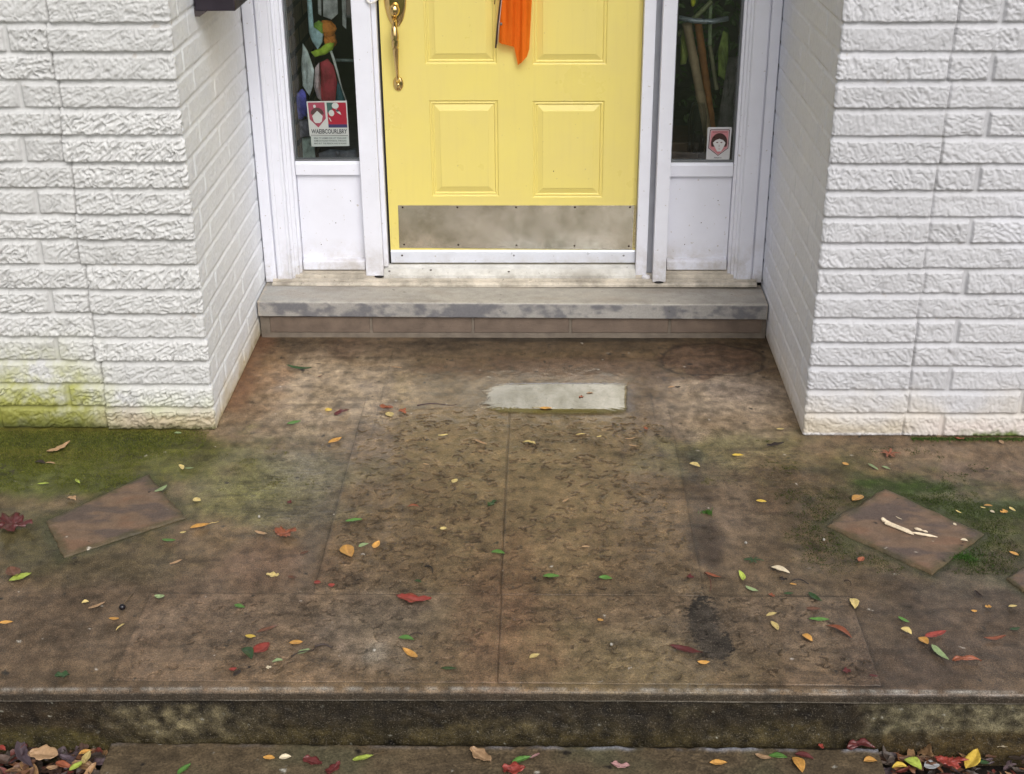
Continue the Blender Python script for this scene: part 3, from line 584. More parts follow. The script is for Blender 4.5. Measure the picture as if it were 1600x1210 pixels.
for x in (-.60,):
    bm = bmesh.new(); sphere(bm, (-.645, 5.046, .181), (.02, .008, .006), 2); done('foam_scrap', bm, M_GASKET, fr, True)
bm = bmesh.new(); sphere(bm, (.462, 5.012, .171), (.02, .012, .005), 2); done('foam_scrap', bm, M_GASKET, fr, True)
bm = bmesh.new(); sphere(bm, (.413, 5.040, .180), (.018, .014, .012), 2); done('corner_pad', bm, M_WHITE, fr, True)

def glass_mat():
    g = N('window_glass'); g.t.nodes.remove(g.b)
    f = g.n('Fresnel', {'IOR': 1.6}); gl = g.n('BsdfGlossy', {'Roughness': .01}); tr = g.n('BsdfTransparent', {'Color': (.90, .93, .92)})
    mx = g.n('MixShader', {0: f.outputs[0], 1: tr.outputs[0], 2: gl.outputs[0]}); g.t.links.new(mx.outputs[0], g.out.inputs[0]); return g.m
M_GLASS = glass_mat(); M_BEAD = simple('grey_glazing_bead', (.16, .17, .18), .4, .3)
def sidelight(x0, x1, zl):
    p = bxo('sidelight', M_PANEL, fr, x0, x1, 5.088, 5.12, .20, zl - .046, b=.001)
    bm = bmesh.new(); prism(bm, [(5.070, zl - .050), (5.070, zl - .008), (5.074, zl - .004), (5.080, zl + .002), (5.13, zl + .002), (5.13, zl - .050)], x0, x1, 'x'); done('rail', bm, M_WHITE, p)
    bm = bmesh.new(); prism(bm, [(5.058, .205), (5.058, .236), (5.064, .241), (5.084, .246), (5.13, .246), (5.13, .205)], x0 + .004, x1 - .004, 'x'); done('sill', bm, M_WHITE, p)
    bxo('pane', M_GLASS, p, x0 + .004, x1 - .004, 5.084, 5.0865, zl + .004, TOP - .03, b=0)
    bxo('glazing_bead', M_BEAD, p, x0, x1, 5.080, 5.092, zl + .0025, zl + .010, b=.001)
    for xa, xb in ((x0, x0 + .006), (x1 - .006, x1)): bxo('glazing_bead', M_BEAD, p, xa, xb, 5.080, 5.092, zl + .0105, TOP - .03, b=.001)
    for i in range(3):
        bm = bmesh.new(); sphere(bm, (x0 + (.3 + .25 * i) * (x1 - x0), 5.087, .30 + .09 * ((i * 7) % 3)), (.0022, .001, .0022), 1); done('nail_mark', bm, M_SCREW, p)
    return p
sidelight(-.951, -.697, .640); sidelight(.492, .734, .632)

# ------------------------------------------------------------------ DOOR
dr = thing('front_door', 'pale yellow panelled front door with brass handle and kick plate', 'door')
def door_slab():
    bm = bmesh.new(); y0 = 5.092; X0, X1, Z0, Z1 = -.600, .371, .226, 2.24
    holes = [(-.428, -.1665, .4965, .8735), (-.035, .2365, .4905, .8705), (-.437, -.169, 1.010, 1.66), (-.036, .241, 1.006, 1.66), (-.437, -.169, 1.79, 2.10), (-.036, .241, 1.79, 2.10)]
    xs = sorted({X0, X1} | {h[0] for h in holes} | {h[1] for h in holes}); zs = sorted({Z0, Z1} | {h[2] for h in holes} | {h[3] for h in holes}); vv = {}
    def V(x, z): return vv.setdefault((x, z), bm.verts.new((x, y0, z))) if (x, z) not in vv else vv[(x, z)]
    for i in range(len(xs) - 1):
        for j in range(len(zs) - 1):
            cx, cz = (xs[i] + xs[i + 1]) / 2, (zs[j] + zs[j + 1]) / 2
            if any(h[0] < cx < h[1] and h[2] < cz < h[3] for h in holes): continue
            bm.faces.new((V(xs[i], zs[j]), V(xs[i + 1], zs[j]), V(xs[i + 1], zs[j + 1]), V(xs[i], zs[j + 1])))
    steps = [(0, 0), (.0025, .004), (.006, .0055), (.009, .0035), (.012, .0035), (.0145, .0075), (.0165, .0085), (.036, .002), (.0385, .0), (.041, -.0004)]
    for h in holes:
        pr = None
        for d, dep in steps:
            ring = [bm.verts.new((x, y0 + dep, z)) for x, z in ((h[0] + d, h[2] + d), (h[1] - d, h[2] + d), (h[1] - d, h[3] - d), (h[0] + d, h[3] - d))]
            if pr:
                for k in range(4): bm.faces.new((pr[k], pr[(k + 1) % 4], ring[(k + 1) % 4], ring[k]))
            pr = ring
        bm.faces.new(pr)
    box(bm, X0, X1, y0 + .010, y0 + .045, Z0, Z1, b=0)
    for a, b in (((X0, Z0), (X0, Z1)), ((X1, Z0), (X1, Z1)), ((X0, Z0), (X1, Z0)), ((X0, Z1), (X1, Z1))):
        v = [bm.verts.new((a[0], y0, a[1])), bm.verts.new((b[0], y0, b[1])), bm.verts.new((b[0], y0 + .02, b[1])), bm.verts.new((a[0], y0 + .02, a[1]))]; bm.faces.new(v)
    bmesh.ops.remove_doubles(bm, verts=bm.verts[:], dist=1e-5)
    return done('door_slab', bm, M_YEL, dr)
door_slab()
bm = bmesh.new(); prism(bm, [(-.5645, .2855), (.3595, .2775), (.3615, .4600), (-.5625, .4612)], 5.0890, 5.0915, 'y')
kp = done('kick_plate', bm, M_KICK, dr)
for x in (-.545, -.33, -.1, .13, .345):
    for z in (.453, .296):
        bm = bmesh.new(); sphere(bm, (x, 5.0888, z - .008 * (x + .1) * (z < .4)), (.0042, .002, .0042), 2); done('screw', bm, M_SCREW, kp, True)
bxo('edge_strip', brass('edge_brass', (.75, .65, .38), .3), dr, .3625, .3700, 5.0885, 5.0915, .285, .4595, b=0)
bm = bmesh.new(); prism(bm, [(5.084, .2250), (5.084, .270), (5.087, .2755), (5.0915, .2765), (5.0915, .2250)], -.599, .370, 'x')
sw = done('door_sweep', bm, M_STRIP, dr)
for x in (-.555, -.11, .325):
    bm = bmesh.new(); sphere(bm, (x, 5.0838, .255), (.004, .0015, .004), 2); done('screw', bm, M_SCREWL if x > -.4 else M_SCREW, sw, True)
# handle set
hd = thing('tmp', None, None); 
bm = bmesh.new(); sphere(bm, (-.5395, 5.0905, 1.265), (.042, .014, .118), 4)
hplate = done('handle', bm, M_BRASS, dr, True)
bpy.data.objects.remove(hd)
bm = bmesh.new(); sphere(bm, (-.5405, 5.068, 1.213), (.020, .020, .024), 4); tube(bm, [(-.5405, 5.075, 1.215), (-.5405, 5.09, 1.217)], [.012, .018], 16); done('thumb_latch', bm, M_BRASS, hplate, True)
bm = bmesh.new()
gp = [(-.5415, 5.084, 1.186, .0085), (-.5415, 5.060, 1.173, .009), (-.5415, 5.046, 1.160, .0095), (-.5412, 5.040, 1.146, .0125), (-.5408, 5.038, 1.125, .0145), (-.5402, 5.037, 1.100, .0140), (-.5396, 5.038, 1.070, .0115), (-.539, 5.041, 1.035, .0088), (-.539, 5.048, 1.000, .0070), (-.5395, 5.058, .972, .0068), (-.540, 5.072, .955, .008), (-.5405, 5.086, .946, .009)]
def smooth_path(gp, k=4):
    P = np.array(gp); t = np.arange(len(P)); tt = np.linspace(0, len(P) - 1, (len(P) - 1) * k + 1); out = []
    for a in tt:
        i = int(min(max(math.floor(a), 0), len(P) - 2)); f = a - i; p0, p1, p2, p3 = P[max(i - 1, 0)], P[i], P[i + 1], P[min(i + 2, len(P) - 1)]
        out.append(.5 * ((2 * p1) + (-p0 + p2) * f + (2 * p0 - 5 * p1 + 4 * p2 - p3) * f * f + (-p0 + 3 * p1 - 3 * p2 + p3) * f ** 3))
    return np.array(out)
sp = smooth_path(gp); tube(bm, [tuple(p[:3]) for p in sp], [p[3] for p in sp], 16); done('grip', bm, M_BRASS, hplate, True)
bm = bmesh.new(); sphere(bm, (-.541, 5.0905, .938), (.0195, .010, .028), 4); sphere(bm, (-.541, 5.081, .934), (.008, .006, .010), 3); done('rosette', bm, M_BRASS, hplate, True)

# white cord looped between frame and handle
bm = bmesh.new(); cp = smooth_path([(-.640, 5.036, 1.262, .004), (-.628, 5.030, 1.246, .0045), (-.612, 5.040, 1.246, .004), (-.598, 5.072, 1.257, .0035), (-.588, 5.082, 1.275, .0035), (-.586, 5.082, 1.32, .0035)])
tube(bm, [tuple(p[:3]) for p in cp], [p[3] for p in cp], 8)
tag(done('cord', bm, simple('white_cord', (.72, .70, .68), .7, 0, .1, 200, .3, 400), None, True), 'white cord looped over the frame beside the brass handle', 'cord')

# flag
fl = thing('flag', 'small orange cloth flag on a dark stick hanging on the yellow door', 'flag')
def flag_cloth():
    n, m = 46, 40; U, V = np.meshgrid(np.linspace(0, 1, n), np.linspace(0, 1, m), indexing='ij')   # u across, v down
    z_top = 1.52; xl = -.138 - .021 * V; xr = -.025 - .022 * V ** 1.2
    bot = np.interp(U[:, 0], [0, .45, .50, .56, .62, .78, .92, 1.], [1.096, 1.083, 1.078, 1.045, 1.010, 1.030, 1.046, 1.075])[:, None]
    Z = z_top + (bot - z_top) * V; X = xl + (xr - xl) * U
    F = .010 * np.sin(U * 9 + V * 2.2 + .6) * (.4 + .6 * V) + .006 * np.sin(U * 19 - V * 3) + .004 * fbm(U * 4, V * 4, 150, 3) + (.0012) * np.sin(U * 38 + 3 * V + 2 * np.sin(V * 5)) * sm(0, .4, V)
    F += .010 * np.exp(-((U - .56 - .10 * V) / .05) ** 2) * sm(.1, .5, V)
    Y = 5.058 + F - .012 * U
    g = N('orange_cloth'); c = g.mix(g.noise(8, 3), (.80, .17, .018), (.86, .22, .03)); g.t.nodes.remove(g.b)
    bp = g.bump(g.noise(500, 2), .15, .001); d = g.n('BsdfDiffuse', {'Color': c, 'Normal': bp}); t = g.n('BsdfTranslucent', {'Color': c}); tr = g.n('BsdfTransparent', {'Color': (1., .45, .12)})
    m1 = g.n('MixShader', {0: .38, 1: d.outputs[0], 2: t.outputs[0]}); m2 = g.n('MixShader', {0: .20, 1: m1.outputs[0], 2: tr.outputs[0]}); g.t.links.new(m2.outputs[0], g.out.inputs[0])
    link('cloth', grid_mesh('cloth', X, Y, Z), g.m, fl)
flag_cloth()
M_STICK = simple('dark_stick', (.055, .03, .018), .5)
bm = bmesh.new(); tube(bm, [(-.1710, 5.052, 1.078), (-.163, 5.048, 1.16), (-.150, 5.045, 1.26), (-.13, 5.045, 1.53)], .0034, 8); stk = done('stick', bm, M_STICK, fl, True)
bm = bmesh.new(); tube(bm, [(-.1655, 5.054, 1.090), (-.158, 5.050, 1.16), (-.146, 5.047, 1.26), (-.127, 5.047, 1.52)], .0016, 6); done('hem', bm, simple('pale_hem', (.62, .45, .38), .7), fl, True)
bm = bmesh.new(); tube(bm, [(-.1735, 5.070, 1.232), (-.171, 5.068, 1.27), (-.16, 5.06, 1.50)], .0018, 6); done('wire', bm, M_STICK, fl, True)
bm = bmesh.new(); sphere(bm, (-.150, 5.043, 1.166), (.005, .004, .006), 2); done('clip', bm, simple('grey_clip', (.2, .18, .17), .4, .5), fl, True)

# mailbox
mb = thing('mailbox', 'dark purple black metal box mounted on the left recess wall', 'mailbox')
M_MB = simple('dark_metal_paint', (.020, .014, .022), .35, 0, .2, 20, .08, 120)
bm = bmesh.new(); box(bm, -1.098, -.968, 4.36, 4.74, 1.335, 1.62, b=.005); done('body', bm, M_MB, mb)
bm = bmesh.new(); prism(bm, [(-1.100, 1.318), (-1.100, 1.345), (-1.045, 1.345), (-1.085, 1.318)], 4.363, 4.42, 'y'); done('bracket', bm, simple('bracket_paint', (.05, .04, .04), .5), mb)
bm = bmesh.new(); box(bm, -1.10, -.968, 4.39, 4.75, 1.622, 1.64, b=.004); done('lid', bm, M_MB, mb)

# ------------------------------------------------------------------ things behind the glass
hall = thing('hallway', 'dim hallway seen through the sidelight glass', 'room')
M_HALL = simple('dim_wall_paint', (.17, .15, .13), .8, 0, .2, 6); M_HF = simple('dark_wood_floor', (.075, .05, .035), .4, 0, .3, 14)
bxo('floor', M_HF, hall, -2.4, 2.2, 5.20, 8.2, .10, .196, b=0)
bxo('side_wall', M_HALL, hall, -2.5, -2.4, 5.20, 8.2, .0, 2.75, b=0); bxo('side_wall', M_HALL, hall, 2.2, 2.3, 5.20, 8.2, 0, 2.75, b=0)
bxo('ceiling', M_HALL, hall, -2.5, 2.3, 5.20, 8.3, 2.62, 2.75, b=0)
bxo('back_wall', M_HALL, hall, -2.4, -1.18, 8.2, 8.3, 0, 2.62, b=0); bxo('back_wall', M_HALL, hall, -.78, 2.2, 8.2, 8.3, 0, 2.62, b=0); bxo('back_wall', M_HALL, hall, -1.18, -.78, 8.2, 8.3, 0, .62, b=0)
bxo('window_bar', M_WHITE, hall, -1.02, -.985, 8.19, 8.29, .62, 2.62, b=0); bxo('window_bar', M_WHITE, hall, -1.18, -.78, 8.19, 8.295, 1.0, 1.03, b=0)
bxo('lining', M_HALL, hall, -.694, .488, 5.17, 5.20, .2, 2.6, b=0)
bxo('lining', M_HALL, hall, -2.5, -.99, 5.17, 5.20, .2, 2.6, b=0); bxo('lining', M_HALL, hall, .76, 2.3, 5.17, 5.20, .2, 2.6, b=0)
bxo('lining', M_HALL, hall, -2.5, 2.3, 5.17, 5.20, TOP, 2.7, b=0)
def ibrick():
    g = N('hall_brick'); tx = g.n('TexBrick', {'Vector': g.n('CombineXYZ', {0: g.n('SeparateXYZ', {0: g.geo()}).outputs[1], 1: g.n('SeparateXYZ', {0: g.geo()}).outputs[2]}).outputs[0], 'Scale': 1., 'Color1': (.27, .19, .13), 'Color2': (.19, .13, .095), 'Mortar': (.045, .038, .033), 'Mortar Size': .012, 'Brick Width': .22, 'Row Height': .085})
    g.p(Base_Color=g.mix(1., tx.outputs[0], g.grey(g.mr(g.noise(30, 4), .3, .7, .7, 1.3)), 'MULTIPLY'), Roughness=.7, Normal=g.bump(tx.outputs['Fac'], -.5, .006)); return g.m
bw = bxo('brick_pier', ibrick(), hall, -1.06, -.955, 5.20, 5.72, .2, 2.6, b=.004)
def poly(name, pts, y, m, label, cat, th=.006, bulge=.012, seed=1, n=14, parent=None):
    """hanging soft thing with its own thickness from an outline in the x-z plane"""
    pts = np.array(pts); bm = bmesh.new(); c = pts.mean(0); rr = np.random.default_rng(seed)
    dens = []
    for i in range(len(pts)):
        a, b = pts[i], pts[(i + 1) % len(pts)]; k = max(2, int(np.hypot(*(b - a)) / .012))
        for j in range(k): dens.append(a + (b - a) * j / k)
    dens = np.array(dens); rings = []
    for s, f in ((1., 0), (.9, .3), (.75, .6), (.6, .8), (.45, .9), (.3, .97), (.12, 1.)):
        p = c + (dens - c) * s; d = -f * bulge + .016 * fbm(p[:, 0] * 70, p[:, 1] * 14, seed, 3) * (.3 + f)
        rings.append([bm.verts.new((q[0], y + dd, q[1])) for q, dd in zip(p, d)])
    bk = [bm.verts.new((q[0], y + th, q[1])) for q in dens]
    nn = len(dens)
    for A, B in zip([bk] + rings[:-1], rings):
        for i in range(nn): bm.faces.new((A[i], A[(i + 1) % nn], B[(i + 1) % nn], B[i]))
    bm.faces.new(rings[-1]); bm.faces.new(bk[::-1])
    o = done(name, bm, m, parent, True)
    if label: tag(o, label, cat)
    return o
S_ = lambda n, c, r=.75: simple(n, tuple(min(.88, 1.6 * q) for q in c), r, 0, .45, 22, .5, 60)
IY = 5.24
bag = thing('cloth_bundle', 'bundle of orange and green soft cloth hanging behind the left sidelight glass', 'bundle')
bm = bmesh.new(); x, z = (-0.8206,1.1108); lump(bm, (x, 5.26, z), (.031, .028, .032), 5, .35); lump(bm, (x + .006, 5.265, z - .045), (.024, .024, .03), 6, .4); done('orange_cloth', bm, S_('orange_soft', (.55, .19, .03)), bag, True)
bm = bmesh.new(); x, z = (-0.8526,1.1109); lump(bm, (x, 5.25, z), (.022, .024, .028), 8, .4); done('green_cloth', bm, S_('green_soft', (.20, .34, .05)), bag, True)
poly('green_cloth', [(-0.8900,1.0252), (-0.8520,1.0397), (-0.8208,1.0639), (-0.7966,1.0590), (-0.8030,1.0347), (-0.8339,1.0153), (-0.8741,1.0057)], 5.245, S_('lime_soft', (.30, .42, .04)), None, None, parent=bag, seed=3)
poly('ribbon', [(-0.8871,1.2689), (-0.8702,1.2688), (-0.8697,1.1027), (-0.8335,1.0953), (-0.8405,1.0640), (-0.8596,1.0373), (-0.8795,1.0689), (-0.8894,1.1028)], 5.23, S_('pale_blue', (.36, .50, .58)), 'pale blue hanging ribbon behind the left sidelight glass', 'ribbon', seed=4)
poly('towel', [(-0.9171,1.0594), (-0.8995,1.0301), (-0.8800,0.9566), (-0.8894,0.8946), (-0.9045,0.8572), (-0.9291,0.8972), (-0.9278,0.9813)], 5.235, S_('white_towel', (.50, .54, .60)), 'whitish hanging towel behind the left sidelight glass', 'towel', seed=5)
bm = bmesh.new(); x, z = (-0.9424,0.8196); lump(bm, (x, 5.245, z), (.025, .025, .052), 9, .4); tag(done('pouch', bm, S_('violet_cloth', (.13, .12, .50)), None, True), 'violet blue pouch in the lower left of the left sidelight', 'pouch')
poly('grey_bag', [(-0.9673,0.7563), (-0.9013,0.7612), (-0.9011,0.6921), (-0.9675,0.6871)], 5.255, S_('grey_violet', (.16, .15, .20)), 'dull grey bag below the violet pouch behind glass', 'bag', seed=6)
poly('curtain', [(-0.9793,0.6736), (-0.9096,0.6813), (-0.9081,0.5553), (-0.9805,0.5554)], 5.29, S_('pale_green_cloth', (.42, .50, .47)), 'pale green cloth at the bottom left of the left sidelight', 'cloth', seed=7)
poly('scarf', [(-0.8557,0.9860), (-0.8250,1.0006), (-0.8022,0.9711), (-0.7935,0.9118), (-0.8061,0.8319), (-0.8666,0.8270), (-0.8561,0.9070)], 5.235, S_('deep_red_cloth', (.32, .035, .05)), 'deep red scarf hanging above the warning card', 'scarf', seed=8)
poly('plastic_bag', [(-0.8742,0.9689), (-0.8580,0.9885), (-0.8577,0.9194), (-0.8584,0.8370), (-0.8748,0.8521), (-0.8844,0.8946)], 5.23, S_('pinkish_film', (.45, .34, .36), .3), 'pinkish plastic bag edge left of the red scarf', 'bag', seed=9)
poly('teal_cloth', [(-0.7960,0.9118), (-0.7798,0.8919), (-0.7710,0.8318), (-0.8061,0.8319)], 5.25, S_('teal_soft', (.05, .13, .16)), 'teal cloth right of the red scarf behind glass', 'cloth', seed=10)
bm = bmesh.new(); tube(bm, [(p[0], 5.225, p[1]) for p in ((-0.8084,1.0329), (-0.7985,0.9964), (-0.7888,0.9547), (-0.7774,0.8978), (-0.7610,0.8404))], [.005, .005, .004, .0025, .002], 8); tag(done('strap', bm, S_('white_strap', (.55, .55, .54)), None, True), 'thin white strap hanging right of the red scarf', 'strap')
poly('paper_sheet', [(-0.8565,1.2838), (-0.8014,1.2836), (-0.8059,1.1320), (-0.8327,1.1098), (-0.8649,1.1224)], 5.45, S_('white_sheet', (.80, .84, .80)), 'bright white paper sheet at the top of the left sidelight', 'paper', th=.003, bulge=.003, seed=11)
poly('paper_sheet', [(-0.7854,1.2820), (-0.7653,1.2819), (-0.7780,1.0704), (-0.7924,1.0854)], 5.46, S_('white_strip', (.80, .84, .80)), 'bright narrow white strip at the top right of the left sidelight', 'paper', th=.003, bulge=.002, seed=12)
poly('paper_sheet', [(-0.8806,1.2824), (-0.8656,1.2823), (-0.8739,1.1231), (-0.8861,1.1306)], 5.46, S_('white_slip', (.66, .72, .70)), 'slim white strip left of the bright paper sheet', 'paper', th=.003, bulge=.002, seed=13)
poly('shoe_pile', [(-0.8955,0.6105), (-0.8506,0.6262), (-0.7866,0.6209), (-0.7448,0.6313), (-0.7390,0.5522), (-0.8943,0.5524)], 5.3, S_('shoe_grey', (.20, .22, .27)), 'grey blue clutter at the bottom of the left sidelight', 'clutter', seed=14)
bm = bmesh.new(); tube(bm, [(p[0], 5.30, p[1]) for p in ((-0.8148,0.9830), (-0.7149,0.9802))], .006, 8); tag(done('rod', bm, S_('grey_rod', (.16, .19, .19), .3), None, True), 'grey rod behind the hanging scarf', 'rod')
# right sidelight
def cane(pts, y, r, m, label):
    bm = bmesh.new(); P = [(p[0], y, p[1]) for p in pts]; P = [tuple(np.array(P[0]) + (np.array(P[-1]) - np.array(P[0])) * t) for t in np.linspace(0, 1, 25)]
    tube(bm, P, [r * (1 + .14 * (i % 6 == 0)) for i in range(25)], 10); tag(done('bamboo_cane', bm, m, None, True), label, 'cane', 'bamboo canes behind the right sidelight')
cane([(0.5506,1.1257), (0.6872,0.5590)], 5.27, .0175, simple('tan_cane', (.44, .31, .19), .5, 0, .3, 25), 'thick tan bamboo cane leaning behind the right sidelight')
cane([(0.5957,1.1326), (0.6870,0.6444)], 5.31, .015, simple('orange_cane', (.40, .15, .045), .45, 0, .3, 25), 'thick orange bamboo cane leaning behind the right sidelight')
cane([(0.6536,1.0254), (0.6911,0.8502)], 5.36, .008, simple('pale_cane', (.34, .30, .18), .5, 0, .3, 25), 'short thin pale cane right of the orange bamboo')
cane([(0.5221,1.0686), (0.6482,1.1960)], 5.33, .009, simple('green_cane', (.32, .34, .17), .5, 0, .3, 25), 'thin greenish cane leaning across the top of the right sidelight')
bm = bmesh.new(); tube(bm, [(p[0], 5.22, p[1]) for p in ((0.5156,1.1540), (0.5739,1.1420), (0.6390,1.1394), (0.7008,1.1510))], .010, 10); tag(done('rail', bm, simple('grey_rail', (.36, .39, .44), .3, .3), None, True), 'grey metal rail across the upper right sidelight', 'rail')
poly('foliage', [(0.5430,1.1087), (0.5671,1.1183), (0.5736,1.0357), (0.5598,0.9620), (0.5377,0.9571), (0.5354,1.0602)], 5.31, S_('olive_leaf', (.22, .25, .06)), 'olive green leaf blade at the left of the right sidelight', 'foliage', seed=21)
poly('foliage', [(0.6948,1.0907), (0.7150,1.0810), (0.7206,0.9883), (0.7112,0.8991), (0.6851,0.9191), (0.6797,1.0129)], 5.3, S_('green_leaf', (.17, .22, .05)), 'broad green leaf blade right of the canes behind glass', 'foliage', seed=22)
poly('foliage', [(0.6400,1.1872), (0.6523,1.1871), (0.6586,1.0294), (0.6440,1.0246)], 5.34, S_('grey_green_leaf', (.25, .30, .17)), 'narrow grey green blade between the bamboo canes and broad leaf', 'foliage', seed=23)
poly('board', [(0.7242,0.9673), (0.7795,0.9671), (0.7848,0.6460), (0.7059,0.6725), (0.7252,0.8663)], 5.4, S_('grey_mauve_board', (.17, .145, .145)), 'grey mauve board leaning in the right sidelight', 'board', th=.02, bulge=.002, seed=24)
bxo_ = bmesh.new(); x0, z0 = (0.5244,0.5786); x1, z1 = (0.6290,0.6441); box(bxo_, x0 - .02, x1, 5.33, 5.6, .2, z1, b=.004); tag(done('wooden_box', bxo_, simple('brown_box', (.13, .075, .04), .5, 0, .3, 20)), 'brown wooden box low in the right sidelight', 'box')
bm = bmesh.new(); x, z = (0.5688,1.2075); sphere(bm, (x, 5.25, z), (.009, .009, .018), 3); tag(done('yellow_bud', bm, S_('yellow_bud', (.85, .68, .02), .4), None, True), 'bright yellow bud at the top of the right sidelight', 'bud')
gj = N('jar_glass'); gj.t.nodes.remove(gj.b); _g = gj.n('BsdfGlossy', {'Roughness': .05}); _t = gj.n('BsdfTransparent', {'Color': (.85, .86, .87)}); _l = gj.n('LayerWeight', {'Blend': .35}); _m = gj.n('MixShader', {0: _l.outputs['Facing'], 1: _t.outputs[0], 2: _g.outputs[0]}); gj.t.links.new(_m.outputs[0], gj.out.inputs[0])
bm = bmesh.new(); x, z = (0.6087,0.7403); tube(bm, [(x, 5.245, z + d) for d in (-.11, -.105, -.04, .03, .06, .085)], [.028, .036, .036, .036, .030, .024], 20); tag(done('glass_jar', bm, gj.m, None, True), 'clear glass jar in front of the bamboo canes', 'jar')

# ------------------------------------------------------------------ stickers
def font(name, txt, size, x, y, z, m, parent, w=None, bold=0.):
    cu = bpy.data.curves.new(name, 'FONT'); cu.body = txt; cu.size = size; cu.offset = bold; cu.align_x = 'CENTER'
    o = bpy.data.objects.new(name, cu); COL.objects.link(o); bpy.context.view_layer.update()
    me = bpy.data.meshes.new_from_object(o.evaluated_get(bpy.context.evaluated_depsgraph_get())); bpy.data.objects.remove(o)
    me.name = name; k = (w / max(o_dim(me), 1e-4)) if w else 1.
    me.transform(Matrix.Translation((x, y, z)) @ Matrix.Rotation(R(90), 4, 'X') @ Matrix.Diagonal((k, 1, 1, 1)))
    return link(name, me, m, parent)
def o_dim(me):
    c = np.zeros(len(me.vertices) * 3); me.vertices.foreach_get('co', c); c = c.reshape(-1, 3); return np.ptp(c[:, 0]) if len(c) else 1.
def flat(name, pts, y, m, parent, th=.0004):
    bm = bmesh.new(); prism(bm, pts, y - th, y, 'y'); return done(name, bm, m, parent)
def ell(cx, cz, rx, rz, a0=0, a1=360, n=28): return [(cx + rx * math.cos(R(a)), cz + rz * math.sin(R(a))) for a in np.linspace(a0, a1, n, endpoint=(a1 - a0) < 360)]
P_ = lambda n, c: simple(n, c, .35, 0, .04, 40)
mw, mr, mr2, mk, mn, mg, mdr = P_('card_white', (.42, .44, .42)), P_('card_rose', (.27, .05, .08)), P_('card_red', (.27, .014, .03)), P_('card_brown', (.07, .035, .035)), P_('card_navy', (.035, .03, .09)), P_('card_green', (.04, .09, .08)), P_('card_grey', (.05, .055, .06))
st = thing('window_card', 'red and white warning card with lettering in the left sidelight', 'card')
SY = 5.082; X0, X1 = -.8905, -.7375
flat('card', [(-.8880, .7390), (-.7375, .7390), (-.7378, .8760), (-.8915, .8735)], SY, mw, st); flat('card', [(-.8845, .6985), (-.7385, .7010), (-.7380, .7385), (-.8845, .7385)], SY, P_('card_grey_white', (.35, .39, .37)), st)
flat('emblem', [(-.8865, .869), (-.823, .870), (-.822, .808), (-.8525, .773), (-.884, .806)], SY - .0008, mr, st)
flat('emblem', ell(-.8535, .826, .025, .024, -5, 185) , SY - .0016, mk, st); flat('emblem', [(-.853, .838), (-.833, .818), (-.838, .797), (-.846, .791), (-.862, .791), (-.868, .797), (-.873, .818)], SY - .0024, mw, st); flat('emblem', ell(-.862, .855, .005, .006), SY - .0016, mw, st)
flat('emblem', [(-.8135, .773), (-.742, .773), (-.742, .869), (-.8155, .869)], SY - .0008, mr2, st); flat('emblem', [(-.8135, .773), (-.742, .773), (-.742, .7855), (-.8138, .7855)], SY - .0016, mn, st); flat('emblem', [(-.8155, .869), (-.8145, .832), (-.806, .828), (-.790, .853), (-.790, .869)], SY - .0012, mg, st)
flat('emblem', ell(-.783, .857, .013, .0115), SY - .0018, mw, st); flat('emblem', ell(-.799, .829, .0105, .012), SY - .0018, mw, st); flat('emblem', [(-.781, .846), (-.776, .838), (-.766, .833), (-.762, .822), (-.771, .827), (-.782, .836)], SY - .0019, mw, st); flat('emblem', ell(-.776, .8385, .006, .004), SY - .0026, mdr, st); flat('emblem', [(-.8115, .812), (-.806, .810), (-.801, .798), (-.803, .796), (-.808, .806)], SY - .0019, mw, st)
flat('rule', [(-.884, .7445), (-.741, .7435), (-.741, .7415), (-.884, .7425)], SY - .0008, mdr, st)
font('lettering', 'WAEIBCOURLBRY', .0235, -.8125, SY - .0009, .7500, mdr, st, .137, .0007)
for i, tx in enumerate(('BRAL TO HOMES FOR LOT YOUR AND', 'SOME OUTDOOR POWERFUL THROUGH', 'MAD BUT THE PERSON AND IS HOURS')): font('lettering', tx, .0085, -.8105, SY - .0009, .7290 - .0105 * i, mdr, st, .124, .0001)
st2 = thing('window_sticker', 'small white sticker with a red shield and dark haired face in the right sidelight', 'sticker')
mw2 = P_('sticker_white', (.50, .50, .51)); mp = P_('sticker_pink', (.50, .20, .22)); md2 = P_('sticker_outline', (.12, .04, .05)); mh = P_('sticker_hair', (.045, .018, .016)); mf = P_('sticker_face', (.58, .57, .57))
flat('card', [(.630, .6450), (.7185, .6450), (.7205, .768), (.717, .7715), (.632, .7715), (.6290, .768)], SY, mw2, st2)
sh = lambda d: [(.6350 + d, .690 + d * .5), (.674, .660 + d * 1.2), (.7120 - d, .690 + d * .5), (.7140 - d, .760 - d), (.711 - d, .763 - d), (.6410 + d, .763 - d), (.638 + d, .760 - d)]
flat('emblem', sh(0), SY - .0008, md2, st2); flat('emblem', sh(.003), SY - .0014, mw2, st2); flat('emblem', sh(.0045), SY - .0020, mp, st2)
flat('emblem', ell(.6755, .712, .031, .037, -25, 205), SY - .0026, mh, st2); flat('emblem', [(.652, .712), (.655, .704), (.664, .688), (.670, .678), (.684, .678), (.690, .688), (.697, .704), (.699, .712), (.690, .722), (.676, .727), (.662, .722)], SY - .0032, mf, st2)
for ex in (.668, .684): flat('emblem', ell(ex, .713, .004, .0022), SY - .0038, md2, st2)
flat('emblem', ell(.676, .700, .0022, .005), SY - .0038, P_('sticker_shade', (.40, .33, .34)), st2); flat('emblem', ell(.677, .688, .0045, .0012), SY - .0038, P_('sticker_lip', (.40, .22, .23)), st2)
